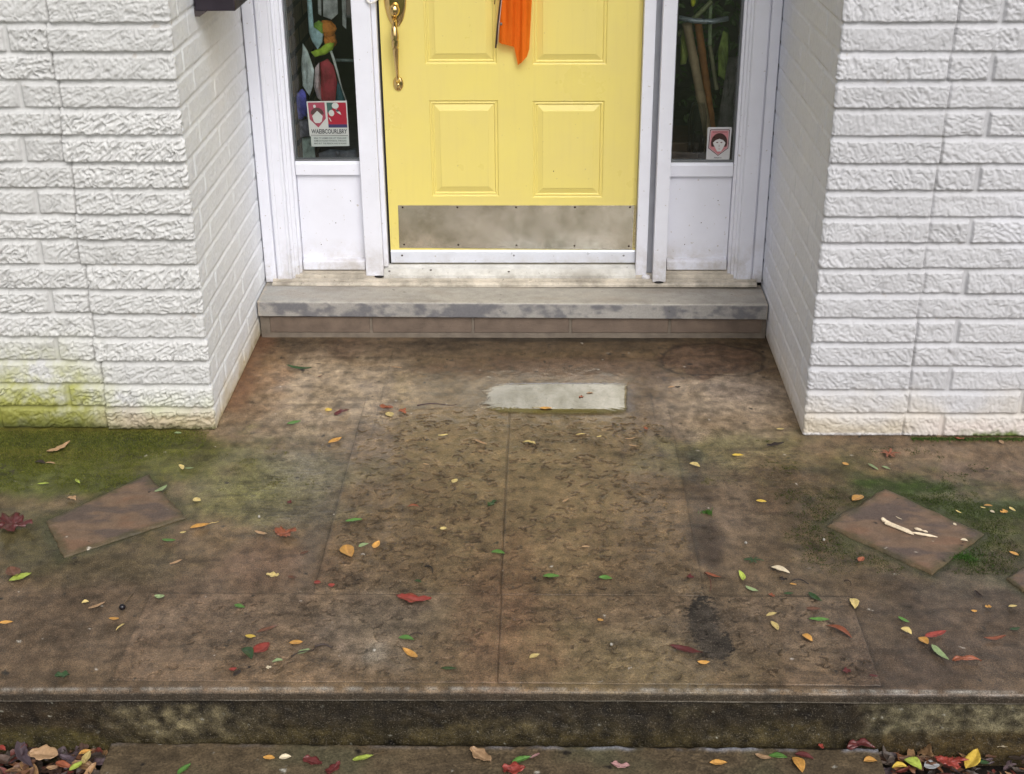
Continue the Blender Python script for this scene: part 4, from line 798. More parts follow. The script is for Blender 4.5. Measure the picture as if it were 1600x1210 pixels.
font('lettering', 'SOUTHERN', .0085, .6755, SY - .0026, .7500, md2, st2, .052); font('lettering', 'Annoaen', .0075, .674, SY - .0009, .6505, mdr, st2, .028, .0002)

# ------------------------------------------------------------------ house above the picture (unseen, wall and overhang added to block sky light)
hw = thing('unseen_house_wall', 'unseen white wall and overhang above the door, added to block sky light', 'wall')
bxo('wall', simple('upper_wall_paint', (.75, .75, .75), .7), hw, -3.2, 3.2, 5.03, 5.15, 2.40, 3.2, b=0)
bxo('added_eave', simple('added_eave_paint', (.6, .6, .6), .7), hw, -3.4, 3.4, 4.0, 5.3, 2.95, 3.05, b=.01)

# ------------------------------------------------------------------ LEAVES
PAL = dict(Y=(.78, .52, .03), y=(.70, .53, .17), O=(.68, .33, .045), G=(.10, .25, .035), g=(.30, .40, .17), D=(.03, .075, .02), L=(.42, .52, .05), R=(.30, .035, .02), M=(.13, .02, .018), B=(.15, .06, .03), K=(.030, .018, .013), T=(.45, .27, .13), C=(.72, .60, .40), S=(.32, .085, .03), V=(.13, .09, .11), W=(.44, .45, .46), P=(.40, .20, .19))
def leafmat(k, c):
    g = N('leaf_' + dict(Y='yellow', y='pale_yellow', O='golden', G='green', g='pale_green', D='dark_green', L='lime', R='red', M='maroon', B='brown', K='dark_brown', T='tan', C='cream', S='rust', V='purple_grey', W='grey', P='rose')[k])
    oi = g.n('ObjectInfo').outputs['Random']; v = g.mr(oi, 0, 1, .78, 1.2)
    cc = g.mix(1., c, g.grey(g.math('MULTIPLY', v, g.mr(g.noise(90, 4), .3, .7, .78, 1.2))), 'MULTIPLY')
    dk = (c[0] * .45, c[1] * .32, c[2] * .35); cc = g.mix(g.mr(g.noise(55, 5, .7), .56, .72, 0., .7), cc, dk)
    cc = g.mix(g.math('MULTIPLY', g.attr('rib', True), .35), cc, tuple(min(1, q * 1.35 + .05) for q in c))
    g.p(Base_Color=cc, Roughness=.38, Specular_IOR_Level=.5, Normal=g.bump(g.noise(260, 3), .3, .002)); return g.m
LM = {k: leafmat(k, tuple(.85 * (.88 * q + .12 * (sum(c) / 3)) for q in c)) for k, c in PAL.items()}
M_STEM = simple('leaf_stem', (.10, .065, .03), .5); M_STEMP = simple('pale_stem', (.50, .36, .14), .5)
def leaf_geo(L, ratio, shape, r):
    nu, nv = 14, 8
    if shape == 'spider':
        V, F, A = [], [], []
        for k in range(7):
            a = r.uniform(-.5, .5) + k * 2 * math.pi / 7; l = L * r.uniform(.35, .6); b = len(V)
            for i in range(6):
                t = i / 5; w = .10 * l * math.sin(math.pi * (.15 + .8 * t)) + .0006; bx, by = math.cos(a + .5 * t * r.uniform(-1, 1)) * l * t, math.sin(a) * l * t
                for s in (-1, 0, 1): V.append((bx - math.sin(a) * w * s, by + math.cos(a) * w * s, .25 * l * t * (1 - t) + .08 * l * t + .3 * w * abs(s))); A.append(1. - abs(s))
            for i in range(5):
                for s in (0, 1): q = b + i * 3 + s; F.append((q, q + 1, q + 4, q + 3))
        V = np.array(V); V[:, 2] -= V[:, 2].min(); return V, F, np.array(A)
    if shape == 'lobe':
        th = np.linspace(0, 2 * math.pi, 60, endpoint=False); ph = r.uniform(-.3, .3)
        rad = .30 + .24 * np.maximum(0, np.cos(2.5 * (th + ph))) ** 1.2 * (.75 + .25 * np.cos(th)) + .035 * np.cos(13 * th + r.uniform(0, 6)) + .02 * np.cos(21 * th)
        rad *= L; V = [(0, 0, 0)]; A = [1.]
        for s in (.25, .5, .75, 1.):
            for t, q in zip(th, rad): V.append((math.cos(t) * q * s, math.sin(t) * q * s * ratio * 1.2, 0)); A.append(.6 if abs(math.cos(2.5 * (t + ph))) > .97 else 0.)
        V = np.array(V); n = 60; F = [(0, 1 + i, 1 + (i + 1) % n) for i in range(n)]
        for k in range(3):
            for i in range(n): a = 1 + k * n; F.append((a + i, a + n + i, a + n + (i + 1) % n, a + (i + 1) % n))
        s = r.integers(0, 99); V[:, 2] = .20 * L * fbm(V[:, 0] / L * 4, V[:, 1] / L * 4, s, 3) + .5 * np.hypot(V[:, 0], V[:, 1]) ** 2 / L * .7
        V[:, 2] -= V[:, 2].min(); return V, F, np.array(A)
    t = np.linspace(0, 1, nu)[:, None]; v = np.linspace(-1, 1, nv + 1)[None, :]
    prof = {'ell': np.sin(np.pi * t ** .9) ** .8, 'fold': np.sin(np.pi * t ** .85) ** .85, 'curl': np.sin(np.pi * t) ** .7, 'sliver': np.sin(np.pi * t) ** .55, 'tear': np.clip(3.1 * t ** .55 * (1 - t) ** .75, 0, 1.2) * .62 * (1 + .22 * np.sin(t * 14)),
            'round': np.sqrt(np.clip(1 - (2 * t - 1) ** 2, 0, 1)), 'crumple': np.sin(np.pi * t) ** .6 * (1 + .35 * np.sin(t * 11 + r.uniform(0, 6))), 'wing': np.sin(np.pi * t) ** .6 * (.72 + .38 * np.abs(np.cos(t * 7.5)))}[shape]
    hw = L * ratio * .5; x = (t - .5) * L + 0 * v; s = r.integers(0, 99)
    y = v * prof * hw + r.uniform(-.10, .10) * L * (2 * t - 1) ** 2
    y = y * (1 + .16 * fbm(t * 9 + 0 * v, np.sign(v) * 3 + 0 * t, s + 5, 2)); x = x + .04 * L * fbm(t * 3 + 0 * v, v * 1.2 + 0 * t, s + 6, 2)
    if shape in ('crumple', 'wing', 'tear'): x = x + .05 * L * fbm(t * 5 + v, v * 3, s, 2); y = y * (1 + .3 * fbm(t * 7, v * .8 + 0 * t, s + 1, 2))
    fold = {'ell': .22, 'fold': .45, 'curl': .42, 'sliver': .5, 'tear': .3, 'round': .18, 'crumple': .35, 'wing': .35}[shape]; arch = {'ell': .10, 'fold': .14, 'curl': .30, 'sliver': .12, 'tear': .20, 'round': .10, 'crumple': .22, 'wing': .22}[shape]
    z = np.abs(v) * prof * hw * fold + arch * L * .5 * (2 * t - 1) ** 2 * r.choice([1., 1., -.6]) + {'crumple': .17, 'tear': .09, 'wing': .09}.get(shape, .035) * L * fbm(t * 3.3 + 0 * v, v * 1.6 + 0 * t, s + 2, 3)
    z = z + r.uniform(-.12, .12) * y
    V = np.stack([x + 0 * v, y, z], -1).reshape(-1, 3); V[:, 2] -= V[:, 2].min()
    F = [(i * (nv + 1) + j, (i + 1) * (nv + 1) + j, (i + 1) * (nv + 1) + j + 1, i * (nv + 1) + j + 1) for i in range(nu - 1) for j in range(nv)]
    return V, F, np.repeat((np.abs(v) < .05).astype(float), nu, 0).reshape(-1)
def leaf_obj(x, y, z, L, a, ratio, colr, shape, label, stem, r, group):
    V, F, A = leaf_geo(L, ratio, shape, r); ca, sa = math.cos(a), math.sin(a)
    me = bpy.data.meshes.new('leaf'); me.from_pydata([tuple(p) for p in V], [], F); me.polygons.foreach_set('use_smooth', [True] * len(F)); setattrs(me, {'rib': A}); me.update()
    o = link('leaf', me, LM[colr]); o.location = (x, y, z + .0022); o.rotation_euler = (0, 0, a); tag(o, label, 'leaf', group)
    md = o.modifiers.new('thickness', 'SOLIDIFY'); md.thickness = .0004; md.offset = 1
    if stem:
        b = bmesh.new(); sg = 1 if colr != 'O' or y < 4 else -1
        P = [(sg * L * .42, 0, .003), (sg * L * .62, L * .04, .004), (sg * L * .85, L * .02, .003), (sg * L * 1.0, L * .10, .0015)]; tube(b, P, [.0011, .001, .0009, .0009], 6); done('stem', b, M_STEMP if colr == 'O' else M_STEM, o, True)
    return o
LEAVES = [
(-1.585,3.909,0.004,0.0903,0.94,.42,'T','tear','large tan leaf lying on the mossy concrete near the left wall',0),
(-1.618,3.814,0.004,0.0396,-0.18,.5,'K','curl','dark curled brown leaf just in front of the large tan leaf on moss',0),
(-1.583,3.813,0.004,0.0354,-0.11,.2,'T','sliver','thin tan sliver touching the dark curled leaf on the moss',0),
(-1.180,3.647,0.004,0.0520,0.98,.33,'g','ell','slim pale green leaf on the back right corner of the left stone tile',0),
(-1.055,3.581,0.004,0.0293,-0.63,.8,'y','ell','small pale yellow leaf right of the left stone tile',0),
(-1.009,3.425,0.004,0.0571,0.45,.5,'O','fold','orange brown leaf with a long pale stem right of the left stone tile',1),
(-1.052,3.393,0.004,0.0185,0.35,.5,'y','ell','tiny cream yellow leaf beside the long stemmed orange leaf',0),
(-1.083,3.348,0.004,0.0421,-0.07,.4,'G','ell','plain green leaf in front of the left stone tile',0),
(-1.447,3.148,0.004,0.0633,0.69,.5,'L','fold','bright lime green leaf folded along its rib near the left edge',0),
(-1.475,3.170,0.004,0.0583,-0.86,.7,'B','curl','dull brown leaf half under the bright lime leaf',0),
(-1.572,3.428,0.004,0.1300,-0.55,.8,'M','lobe','dark red lobed leaf cut by the left edge of the photo',0),
(-1.231,3.033,0.004,0.0188,0.34,.7,'y','curl','small yellow green leaf left of the black berry',0),
(-1.194,3.015,0.004,0.0497,0.69,.22,'T','sliver','long olive tan sliver beside the black berry',0),
(-1.036,3.059,0.004,0.0290,-0.07,.6,'g','curl','pale green curled leaf at the back left corner of the front slab',0),
(-0.809,3.016,0.004,0.0334,-0.40,.6,'G','fold','mid green leaf on the left front slab behind the twig debris',0),
(-1.222,4.026,0.004,0.0257,-0.04,.5,'g','ell','pale green leaf at the foot of the left brick corner',0),
(-1.150,3.787,0.004,0.0369,-1.03,.4,'y','sliver','pale yellow sliver behind the left stone tile',0),
(-1.125,3.781,0.004,0.0289,0.08,.25,'g','sliver','flat greenish sliver behind the left stone tile',0),
(-1.561,3.678,0.004,0.0368,0.12,.25,'L','sliver','narrow yellow green blade on the moss behind the left stone tile',0),
(-1.459,3.694,0.004,0.0343,-0.88,.3,'L','sliver','short yellow green blade on the dark moss behind the left stone tile',0),
(-1.441,3.585,0.004,0.0329,-0.35,.6,'T','crumple','tan scrap on the back left edge of the left stone tile',0),
(-1.033,3.231,0.004,0.0390,0.67,.25,'T','sliver','pale winged seed sliver on brown concrete in front of left tile',0),
(-0.901,4.547,0.004,0.1011,-0.24,.14,'D','sliver','long dark olive pod near the left recess wall',0),
(-0.809,4.479,0.004,0.0200,0.54,.4,'B','ell','little brown leaf in front of the dark olive pod',0),
(-0.537,4.553,0.004,0.0453,-0.16,.22,'T','sliver','tan sliver at the back of the paved path',0),
(-0.740,4.202,0.004,0.0269,-0.56,.8,'Y','round','round yellow leaf left of the maroon leaf',0),
(-0.687,4.181,0.004,0.0619,0.78,.6,'M','tear','maroon triangular leaf beside the left edge of the paved path',0),
(-0.843,4.104,0.004,0.0498,0.51,.42,'G','ell','bright green oval leaf alone on the left recess concrete',0),
(-0.683,3.972,0.004,0.0578,0.82,.4,'O','fold','folded yellow brown leaf on the left border of the path',0),
(-0.540,4.218,0.004,0.0494,-0.21,.6,'S','crumple','crumpled rust leaf in the debris left of the puddle',0),
(-0.523,4.167,0.004,0.0413,-1.23,.7,'y','ell','small yellow leaf under the crumpled rust leaf left of puddle',0),
(-0.481,4.187,0.004,0.0367,-0.79,.7,'S','crumple','dark rust scrap right of the crumpled rust leaf',0),
(-0.328,4.014,0.004,0.0343,0.22,.25,'y','sliver',"curved yellow sliver in front of the puddle's left end",0),
(-0.203,3.963,0.004,0.0562,-0.69,.2,'T','sliver','slanting tan pod in front of the puddle near the path joint',0),
(-0.271,3.706,0.004,0.0280,1.09,.7,'y','ell','small yellow leaf on the textured left path slab',0),
(-0.557,3.464,0.004,0.0505,0.24,.33,'G','ell','green oval leaf at the left rim of the textured path slab',0),
(-0.387,3.549,0.004,0.0360,0.01,.32,'S','curl','orange brown bud shaped leaf on the textured left slab',0),
(-0.150,3.562,0.004,0.0409,1.00,.5,'D','crumple','dark green crumpled leaf just left of the path joint',0),
(-0.768,3.568,0.004,0.0183,-0.45,.8,'M','crumple','dark red scrap on the greenish concrete left of the path',0),
(-0.370,3.813,0.004,0.0221,-0.36,.35,'T','sliver','tan flake on the smooth part of the left path slab',0),
(0.016,4.220,0.004,0.0470,-0.02,.4,'O','ell','golden leaf with a curved stem floating on the puddle',1),
(0.172,4.344,0.004,0.0246,0.18,.5,'T','ell','tan leaf afloat near the back of the puddle',0),
(0.140,4.311,0.004,0.0172,0.33,.6,'S','crumple','tiny rust scrap afloat in the puddle',0),
(0.467,4.390,0.004,0.0276,0.42,.5,'T','fold','tan leaf paired with a brown one right of the puddle',0),
(0.488,4.392,0.004,0.0226,0.07,.45,'K','curl','dark brown leaf touching the tan leaf right of the puddle',0),
(0.130,4.025,0.004,0.0325,0.27,.22,'y','sliver',"pale yellow sliver in front of the puddle's right half",0),
(0.193,4.010,0.004,0.0193,0.46,.25,'y','sliver','tiny cream sliver nearest the middle right of the puddle front',0),
(0.295,3.994,0.004,0.0383,0.26,.18,'T','sliver',"curved tan stalk in front of the puddle's right end",0),
(0.301,3.944,0.004,0.0287,-0.33,.22,'T','sliver',"second tan stalk closer to the viewer below the puddle's right end",0),
(-0.039,3.960,0.004,0.0430,-0.22,.3,'y','crumple','frayed yellow scrap in front of the puddle beside the path joint',0),
(0.352,4.066,0.004,0.0239,-1.20,.6,'S','curl','rust brown bud on the path border right of the puddle',0),
(0.387,4.021,0.004,0.0157,-0.07,.5,'K','crumple','blackish scrap at the right border of the path',0),
(0.637,3.883,0.004,0.0381,-0.02,.42,'Y','ell','yellow leaf on the greenish concrete, farther one of two',0),
(0.492,3.817,0.004,0.0383,-0.62,.5,'y','ell','light yellow leaf by the right edge of the path on green film',0),
(0.670,3.589,0.004,0.0315,-0.19,.42,'Y','ell','vivid yellow leaf alone on dark concrete right of the path',0),
(0.074,3.588,0.004,0.0309,0.82,.3,'T','ell','tan flake in the middle of the textured right slab',0),
(0.766,3.955,0.004,0.0631,0.33,.32,'K','tear','dark brown pointed leaf in front of the right brick corner',0),
(0.803,4.067,0.004,0.0250,0.06,.55,'y','ell','yellow leaf at the foot of the right recess wall',0),
(1.127,3.895,0.004,0.0674,-0.43,.7,'S','spider','spidery dried red leaf in front of the right brick wall',0),
(0.972,3.825,0.004,0.0220,-0.78,.7,'O','round','small golden leaf on the mossy stain behind the right tile',0),
(1.055,3.807,0.004,0.0503,-1.06,.22,'g','ell','slim pale green leaf, left one of a pair behind the right tile',0),
(1.095,3.802,0.004,0.0309,-0.74,.3,'g','ell','slim pale green leaf, right one of a pair behind the right tile',0),
(0.967,3.609,0.004,0.0494,0.73,.7,'O','ell','golden round leaf on the back left edge of the right stone tile',0),
(1.349,3.568,0.004,0.0253,-0.15,.42,'O','ell','golden leaf at the top of the cluster near the right edge',0),
(1.350,3.532,0.004,0.0160,-0.92,.7,'C','ell','whitish leaf in the yellow cluster near the right edge',0),
(1.384,3.527,0.004,0.0250,0.41,.7,'O','crumple','orange tan crumpled leaf in the cluster near the right edge',0),
(1.414,3.547,0.004,0.0261,-1.13,.4,'y','ell','pale yellow leaf ending the cluster near the right edge',0),
(1.330,3.556,0.004,0.0166,-0.42,.35,'y','ell','small cream leaf beginning the cluster near the right edge',0),
(1.249,3.529,0.004,0.0222,-0.91,.3,'y','fold',"pale folded sliver on moss behind the right tile's right corner",0),
(1.222,3.369,0.004,0.0223,-0.32,.5,'C','fold','cream scrap on the right corner of the right stone tile',0),
(1.219,3.458,0.004,0.0156,-1.33,.6,'C','ell','tiny cream flake on the right stone tile behind the scrap',0),
(1.062,3.491,0.004,0.0224,-0.88,.2,'C','sliver','thin cream splinter on the right tile behind the bone',0),
(1.343,3.299,0.004,0.0293,-0.80,.55,'O','ell','golden leaf on dark ground near the right edge beyond the tile',0),
(0.902,3.262,0.004,0.0298,0.83,.6,'S','curl','rust orange curled leaf in front of the right stone tile',0),
(0.667,3.207,0.004,0.0573,-0.59,.38,'C','fold','long cream oval leaf on brown concrete right of the path',0),
(0.667,3.160,0.004,0.0244,-0.52,.6,'K','crumple','dark crumpled leaf in front of the long cream leaf',0),
(0.692,3.139,0.004,0.0191,-0.25,.5,'O','ell','yellow leaf under the dark twig in front of the cream leaf',0),
(0.625,3.083,0.004,0.0191,-0.67,.7,'S','crumple','rust and yellow crumpled leaf at the back edge of the right front slab',0),
(0.672,3.093,0.004,0.0267,0.07,.35,'D','ell','dark green leaf at the back edge of the right front slab',0),
(0.738,3.075,0.004,0.0517,-0.97,.36,'D','fold','blackish green leaf on the back right part of the front slab',0),
(0.840,3.047,0.004,0.0478,-1.57,.5,'y','fold','pale yellow green leaf on the right edge of the front slab',0),
(0.726,3.021,0.004,0.0405,0.05,.42,'B','ell','brown oval leaf on the front slab near its back right corner',0),
(1.258,3.038,0.004,0.0251,0.20,.5,'y','fold','pale yellow leaf on the dark ground close to the right edge',0),
(1.192,3.035,0.004,0.0181,0.05,.7,'O','crumple','olive yellow crumpled leaf left of the pale leaf by right edge',0),
(1.149,3.014,0.004,0.0162,-0.18,.65,'O','curl','golden curled leaf with a dark stalk behind it on the right',0),
(1.183,3.092,0.004,0.0388,-1.17,.28,'K','fold','dark narrow leaf on the dark ground behind the golden curled leaf',0),
(1.381,4.000,0.004,0.0305,-0.15,.3,'S','crumple','flat rust scrap at the foot of the right wall',0),
(1.512,3.976,0.004,0.0289,-1.37,.5,'T','fold','tan leaf by the moss at the foot of the right wall',0),
(-0.755,3.389,0.004,0.0731,0.01,.75,'S','lobe','big crumpled rust red leaf left of the path',0),
(-0.820,3.388,0.004,0.0433,-0.37,.3,'T','curl','curled tan leaf beside the big rust red leaf',0),
(-0.554,3.289,0.004,0.0689,-1.20,.6,'O','fold','upright golden leaf on the left side of the textured path',0),
(-0.513,3.327,0.004,0.0338,0.64,.5,'g','fold','light green folded leaf right of the upright golden leaf',0),
(-0.476,3.324,0.004,0.0425,1.31,.5,'O','curl','tan yellow curled leaf right of the light green folded leaf',0),
(-0.288,3.422,0.004,0.0195,0.16,.8,'y','round','roundish yellow leaf in the middle of the left path slab',0),
(-0.122,3.294,0.004,0.0400,-0.17,.42,'G','ell','clear green leaf touching the path joint',0),
(-0.746,3.167,0.004,0.0362,-0.04,.55,'y','crumple','pale yellow ragged leaf left of the path',0),
(-0.691,3.157,0.004,0.0267,-0.38,.6,'B','curl','brown curled leaf right of the pale yellow ragged leaf',0),
(-0.617,3.136,0.004,0.0187,0.01,.9,'R','round','round red scrap where path meets front slab, left of two',0),
(-0.576,3.121,0.004,0.0182,0.01,.8,'R','round','round red scrap where path meets front slab, right of two',0),
(-0.343,3.051,0.004,0.0960,-0.14,.4,'R','wing','large bright red leaf on the middle of the left front slab',0),
(-0.339,3.144,0.004,0.0224,-0.37,.5,'D','ell','dull green leaf behind the large bright red leaf',0),
(-0.715,2.915,0.004,0.0601,0.59,.25,'B','fold','long reddish brown folded leaf on the left front slab',0),
(-0.754,2.883,0.004,0.0289,-0.14,.6,'Y','ell','strong yellow leaf below the long reddish brown leaf',0),
(-0.712,2.828,0.004,0.0559,0.89,.6,'R','fold','dull red leaf standing over a dark green one',0),
(-0.744,2.812,0.004,0.0549,-0.92,.5,'D','fold','dark green leaf under the dull red leaf',0),
(-0.630,2.859,0.004,0.0350,0.11,.5,'O','ell','orange yellow leaf right of the dull red leaf',0),
(-0.604,2.819,0.004,0.0386,0.64,.42,'g','fold','silvery green leaf with a dark stem on the left front slab',1),
(-0.664,2.779,0.004,0.0273,0.32,.5,'g','curl','grey green curled leaf below the dull red leaf',0),
(-0.682,2.753,0.004,0.0140,0.31,.7,'C','crumple','small cream scrap near the porch edge left of centre',0),
(-0.347,2.878,0.004,0.0428,-0.20,.4,'G','fold','green leaf with a dark twig on the left front slab',1),
(-0.330,2.811,0.004,0.0574,-0.78,.32,'O','curl','bent golden leaf below the green twig leaf',0),
(-0.230,2.755,0.004,0.0400,-0.04,.34,'D','ell','dark green oval leaf near the porch edge at the centre',0),
(-0.678,3.286,0.004,0.0284,0.69,.4,'B','ell','small dull brown leaf left of the upright golden leaf',0),
(0.029,3.171,0.004,0.0465,0.03,.4,'G','ell','green leaf at the front of the right path slab, left of two',0),
(0.179,3.163,0.004,0.0376,-0.15,.55,'G','fold','green torn leaf at the front of the right path slab, right of two',0),
(0.129,3.326,0.004,0.0235,0.09,.5,'T','ell','pale tan leaf on the textured right path slab',0),
(0.157,2.966,0.004,0.0165,-0.37,.7,'O','round','small golden leaf on the right front slab',0),
(-0.016,2.807,0.004,0.0308,0.59,.5,'y','fold','dull yellow leaf on the front slab right of the central joint',0),
(0.369,2.835,0.004,0.0885,-0.37,.26,'M','fold','long dark red leaf below the black tar stain',0),
(0.409,2.785,0.004,0.0304,-0.03,.5,'O','ell','orange leaf in front of the long dark red leaf',0),
(0.476,3.179,0.004,0.0477,-0.55,.24,'S','fold',"orange brown narrow leaf right of the path's end",0),
(0.558,3.172,0.004,0.0506,-1.47,.3,'L','curl','curled yellow green leaf above a pale green leaf',0),
(0.574,3.113,0.004,0.0402,-0.65,.36,'g','ell','pale green leaf touching the curled yellow green leaf',0),
(0.598,3.260,0.004,0.0492,-0.69,.28,'D','spider','dark green needle cluster right of the path',0),
(0.413,3.170,0.004,0.0206,-0.20,.8,'M','crumple','faint red scrap at the right end of the path',0),
(0.611,2.995,0.004,0.0339,0.45,.36,'y','ell','pale yellow narrow leaf, upper one on the right front slab',0),
(0.613,2.942,0.004,0.0414,-1.25,.42,'y','fold','pale yellow leaf with curled tip below the narrow yellow one',0),
(0.685,2.891,0.004,0.0359,-1.00,.6,'O','curl','orange yellow curled leaf with dark underside on the front slab',0),
(0.733,2.971,0.004,0.0540,-0.04,.33,'G','ell','green leaf tip to tip with a red brown leaf',0),
(0.779,2.925,0.004,0.0773,-0.77,.28,'S','fold','long red brown curled leaf at the right edge of the front slab',0),
(0.953,2.974,0.004,0.0345,-0.80,.4,'G','ell','dull green leaf directly behind an olive yellow one',0),
(0.949,2.924,0.004,0.0343,-0.88,.65,'y','fold','olive yellow broad leaf right of the front slab',0),
(0.983,2.881,0.004,0.0334,-1.06,.75,'O','fold','bright orange leaf overlapping a red one',0),
(1.019,2.907,0.004,0.0691,0.39,.3,'R','fold','narrow red leaf behind the bright orange leaf',0),
(1.008,2.828,0.004,0.0706,-1.18,.3,'g','fold','pale mint green leaf with holes near the bright orange leaf',0),
(1.069,2.800,0.004,0.0723,0.03,.35,'S','tear','broad rust red leaf lying near the porch edge on the right',0),
(1.166,2.892,0.004,0.0615,0.17,.24,'S','curl','narrow orange brown leaf near the right edge',0),
(1.233,2.936,0.004,0.0320,0.32,.42,'D','ell','dull green leaf close to the right edge',0),
(0.823,2.736,0.004,0.0227,-0.18,.4,'M','ell',"small dark red leaf at the front slab's front right corner",0),
(0.760,2.753,0.004,0.0211,0.01,.8,'M','crumple','faded maroon scrap on the front slab near the porch edge',0),
(0.548,2.630,-0.163,0.0419,-0.31,.42,'T','ell','tan oval leaf on the lower step at right',0),
(0.585,2.634,-0.163,0.0467,-0.13,.42,'G','ell','green oval leaf beside the tan one on the lower step',0),
(0.631,2.604,-0.163,0.0576,-1.34,.5,'O','fold','orange folded leaf on the lower step at right',0),
(0.649,2.634,-0.163,0.0475,-0.38,.36,'M','fold','dark maroon leaf behind the orange folded leaf on the lower step',0),
(0.807,2.620,-0.163,0.0338,0.05,.7,'O','fold','golden broad leaf near the right end of the lower step',0),
(0.697,2.670,-0.163,0.0189,-1.23,.6,'R','crumple','red scrap in the crack behind the lower step',0),
(0.792,2.668,-0.163,0.0694,0.05,.4,'M','crumple',"maroon leaf cluster in the crack at the step's right end",0),
(0.878,2.614,-0.185,0.0387,0.08,.5,'Y','curl','yellow curled leaf in the right litter next to the step',0),
(0.915,2.623,-0.185,0.0497,-0.81,.6,'L','fold','yellow green leaf behind the yellow curled one in right litter',0),
(0.957,2.619,-0.185,0.0412,0.14,.75,'W','ell','grey white leaf in the litter right of the step',0),
(1.001,2.627,-0.185,0.0885,-0.10,.5,'R','lobe','large crimson leaf in the litter right of the step',0),
(1.063,2.636,-0.185,0.0897,0.97,.38,'Y','fold','tall golden leaf standing in the litter right of the crimson one',0),
(1.151,2.691,-0.185,0.0290,0.06,.6,'C','crumple','peach coloured dried flower head on a thin stalk in right litter',0),
(1.088,2.631,-0.185,0.0271,-0.16,.5,'D','ell','dark green leaf right of the tall golden leaf in litter',0),
(-1.290,2.628,-0.185,0.1300,-1.00,.24,'V','fold','long purple grey leaf in the litter at the left corner',0),
(-1.237,2.632,-0.185,0.0772,-0.11,.6,'T','wing','broad tan brown lobed leaf in the left litter',0),
(-1.137,2.642,-0.185,0.0336,0.45,.5,'O','fold','orange yellow leaf at the back of the left litter',0),
(-1.127,2.620,-0.185,0.0504,1.54,.42,'y','fold','yellow green bent leaf beside the lower step in the left litter',0),
(-1.142,2.589,-0.185,0.0431,1.01,.42,'L','fold','lime leaf in the left litter near the lower step',0),
(-1.200,2.584,-0.185,0.0310,0.25,.5,'T','ell','dull tan leaf at the bottom of the left litter',0),
(-1.176,2.591,-0.185,0.0521,-0.37,.4,'S','fold','rust leaf between the tan and lime leaves in left litter',0),
(-1.174,2.617,-0.185,0.0459,-0.33,.45,'V','curl','purple grey leaf in the middle of the left litter',0),
(-1.351,2.652,-0.185,0.0279,-0.38,.6,'R','fold','red leaf at the far left of the litter',0),
(-1.190,2.713,0.004,0.0357,0.11,.7,'D','crumple','dark green crumpled leaf near the porch edge at left',0),
(-0.770,2.743,0.004,0.0203,0.21,.7,'R','curl','small dull red curled leaf near the porch edge left of centre',0),
(-0.756,2.729,0.004,0.0291,1.04,.5,'K','fold','dark leaf under the small dull red curled leaf',0),
(-1.130,2.956,0.004,0.0291,-0.04,.5,'O','curl','golden crumpled leaf in front of the black berry',0),
(-1.105,2.922,0.004,0.0323,1.09,.18,'y','sliver','curved yellow stalk in front of the golden crumpled leaf',0),
(-1.413,2.937,0.004,0.0355,0.12,.42,'O','ell','brownish yellow leaf cut by the left edge on the porch',0),
(-0.870,2.569,-0.163,0.0462,1.01,.34,'G','fold','fresh green leaf on the left end of the lower step',0),
(-0.669,2.614,-0.163,0.0306,-0.09,.5,'O','ell','golden leaf on the lower step left of a cream leaf',0),
(-0.630,2.615,-0.163,0.0304,0.21,.6,'C','fold','cream tan leaf on the lower step right of a golden leaf',0),
(-0.559,2.599,-0.163,0.0529,-0.34,.65,'M','tear','dark maroon broad leaf on the lower step, left of two',0),
(-0.504,2.575,-0.163,0.0510,1.02,.6,'M','tear','dark maroon broad leaf on the lower step, right of two',0),
(-0.437,2.613,-0.163,0.0546,0.38,.36,'L','fold','vivid yellow green leaf with bright seed on the lower step',1),
(-0.148,2.624,-0.163,0.0709,-0.75,.5,'T','wing','orange tan lobed leaf on the lower step near the centre',0),
(-0.079,2.573,-0.163,0.0247,-0.11,.7,'R','crumple','red leaf at the bottom of the lower step near the centre',0),
(-0.048,2.613,-0.163,0.0542,0.50,.38,'G','fold','green leaf with slender stem on the lower step at the centre',1),
(-0.013,2.626,-0.163,0.0327,0.63,.24,'P','sliver','rose coloured sliver beside the stemmed green leaf on the step',0),
(-0.065,2.575,-0.163,0.0552,0.01,.6,'R','crumple',"brick red leaf at the photo's bottom edge on the lower step",0),
(0.194,2.591,-0.163,0.0462,-0.18,.4,'P','crumple','rose grey withered leaf on the lower step right of centre',0),
(0.435,2.607,-0.163,0.0433,0.04,.48,'O','fold','plump orange leaf on the lower step at right',0)
]
lr = np.random.default_rng(21)
for (x, y, z, L, a, ratio, colr, shape, label, stem) in LEAVES:
    gp_ = 'leaves in the litter below the porch' if z < -.18 else ('leaves on the lower step' if z < -.1 else 'leaves scattered on the porch')
    leaf_obj(x, y, z + (.010 if z < -.18 else 0), max(L, .012), a, ratio, colr, shape, label, stem, lr, gp_)

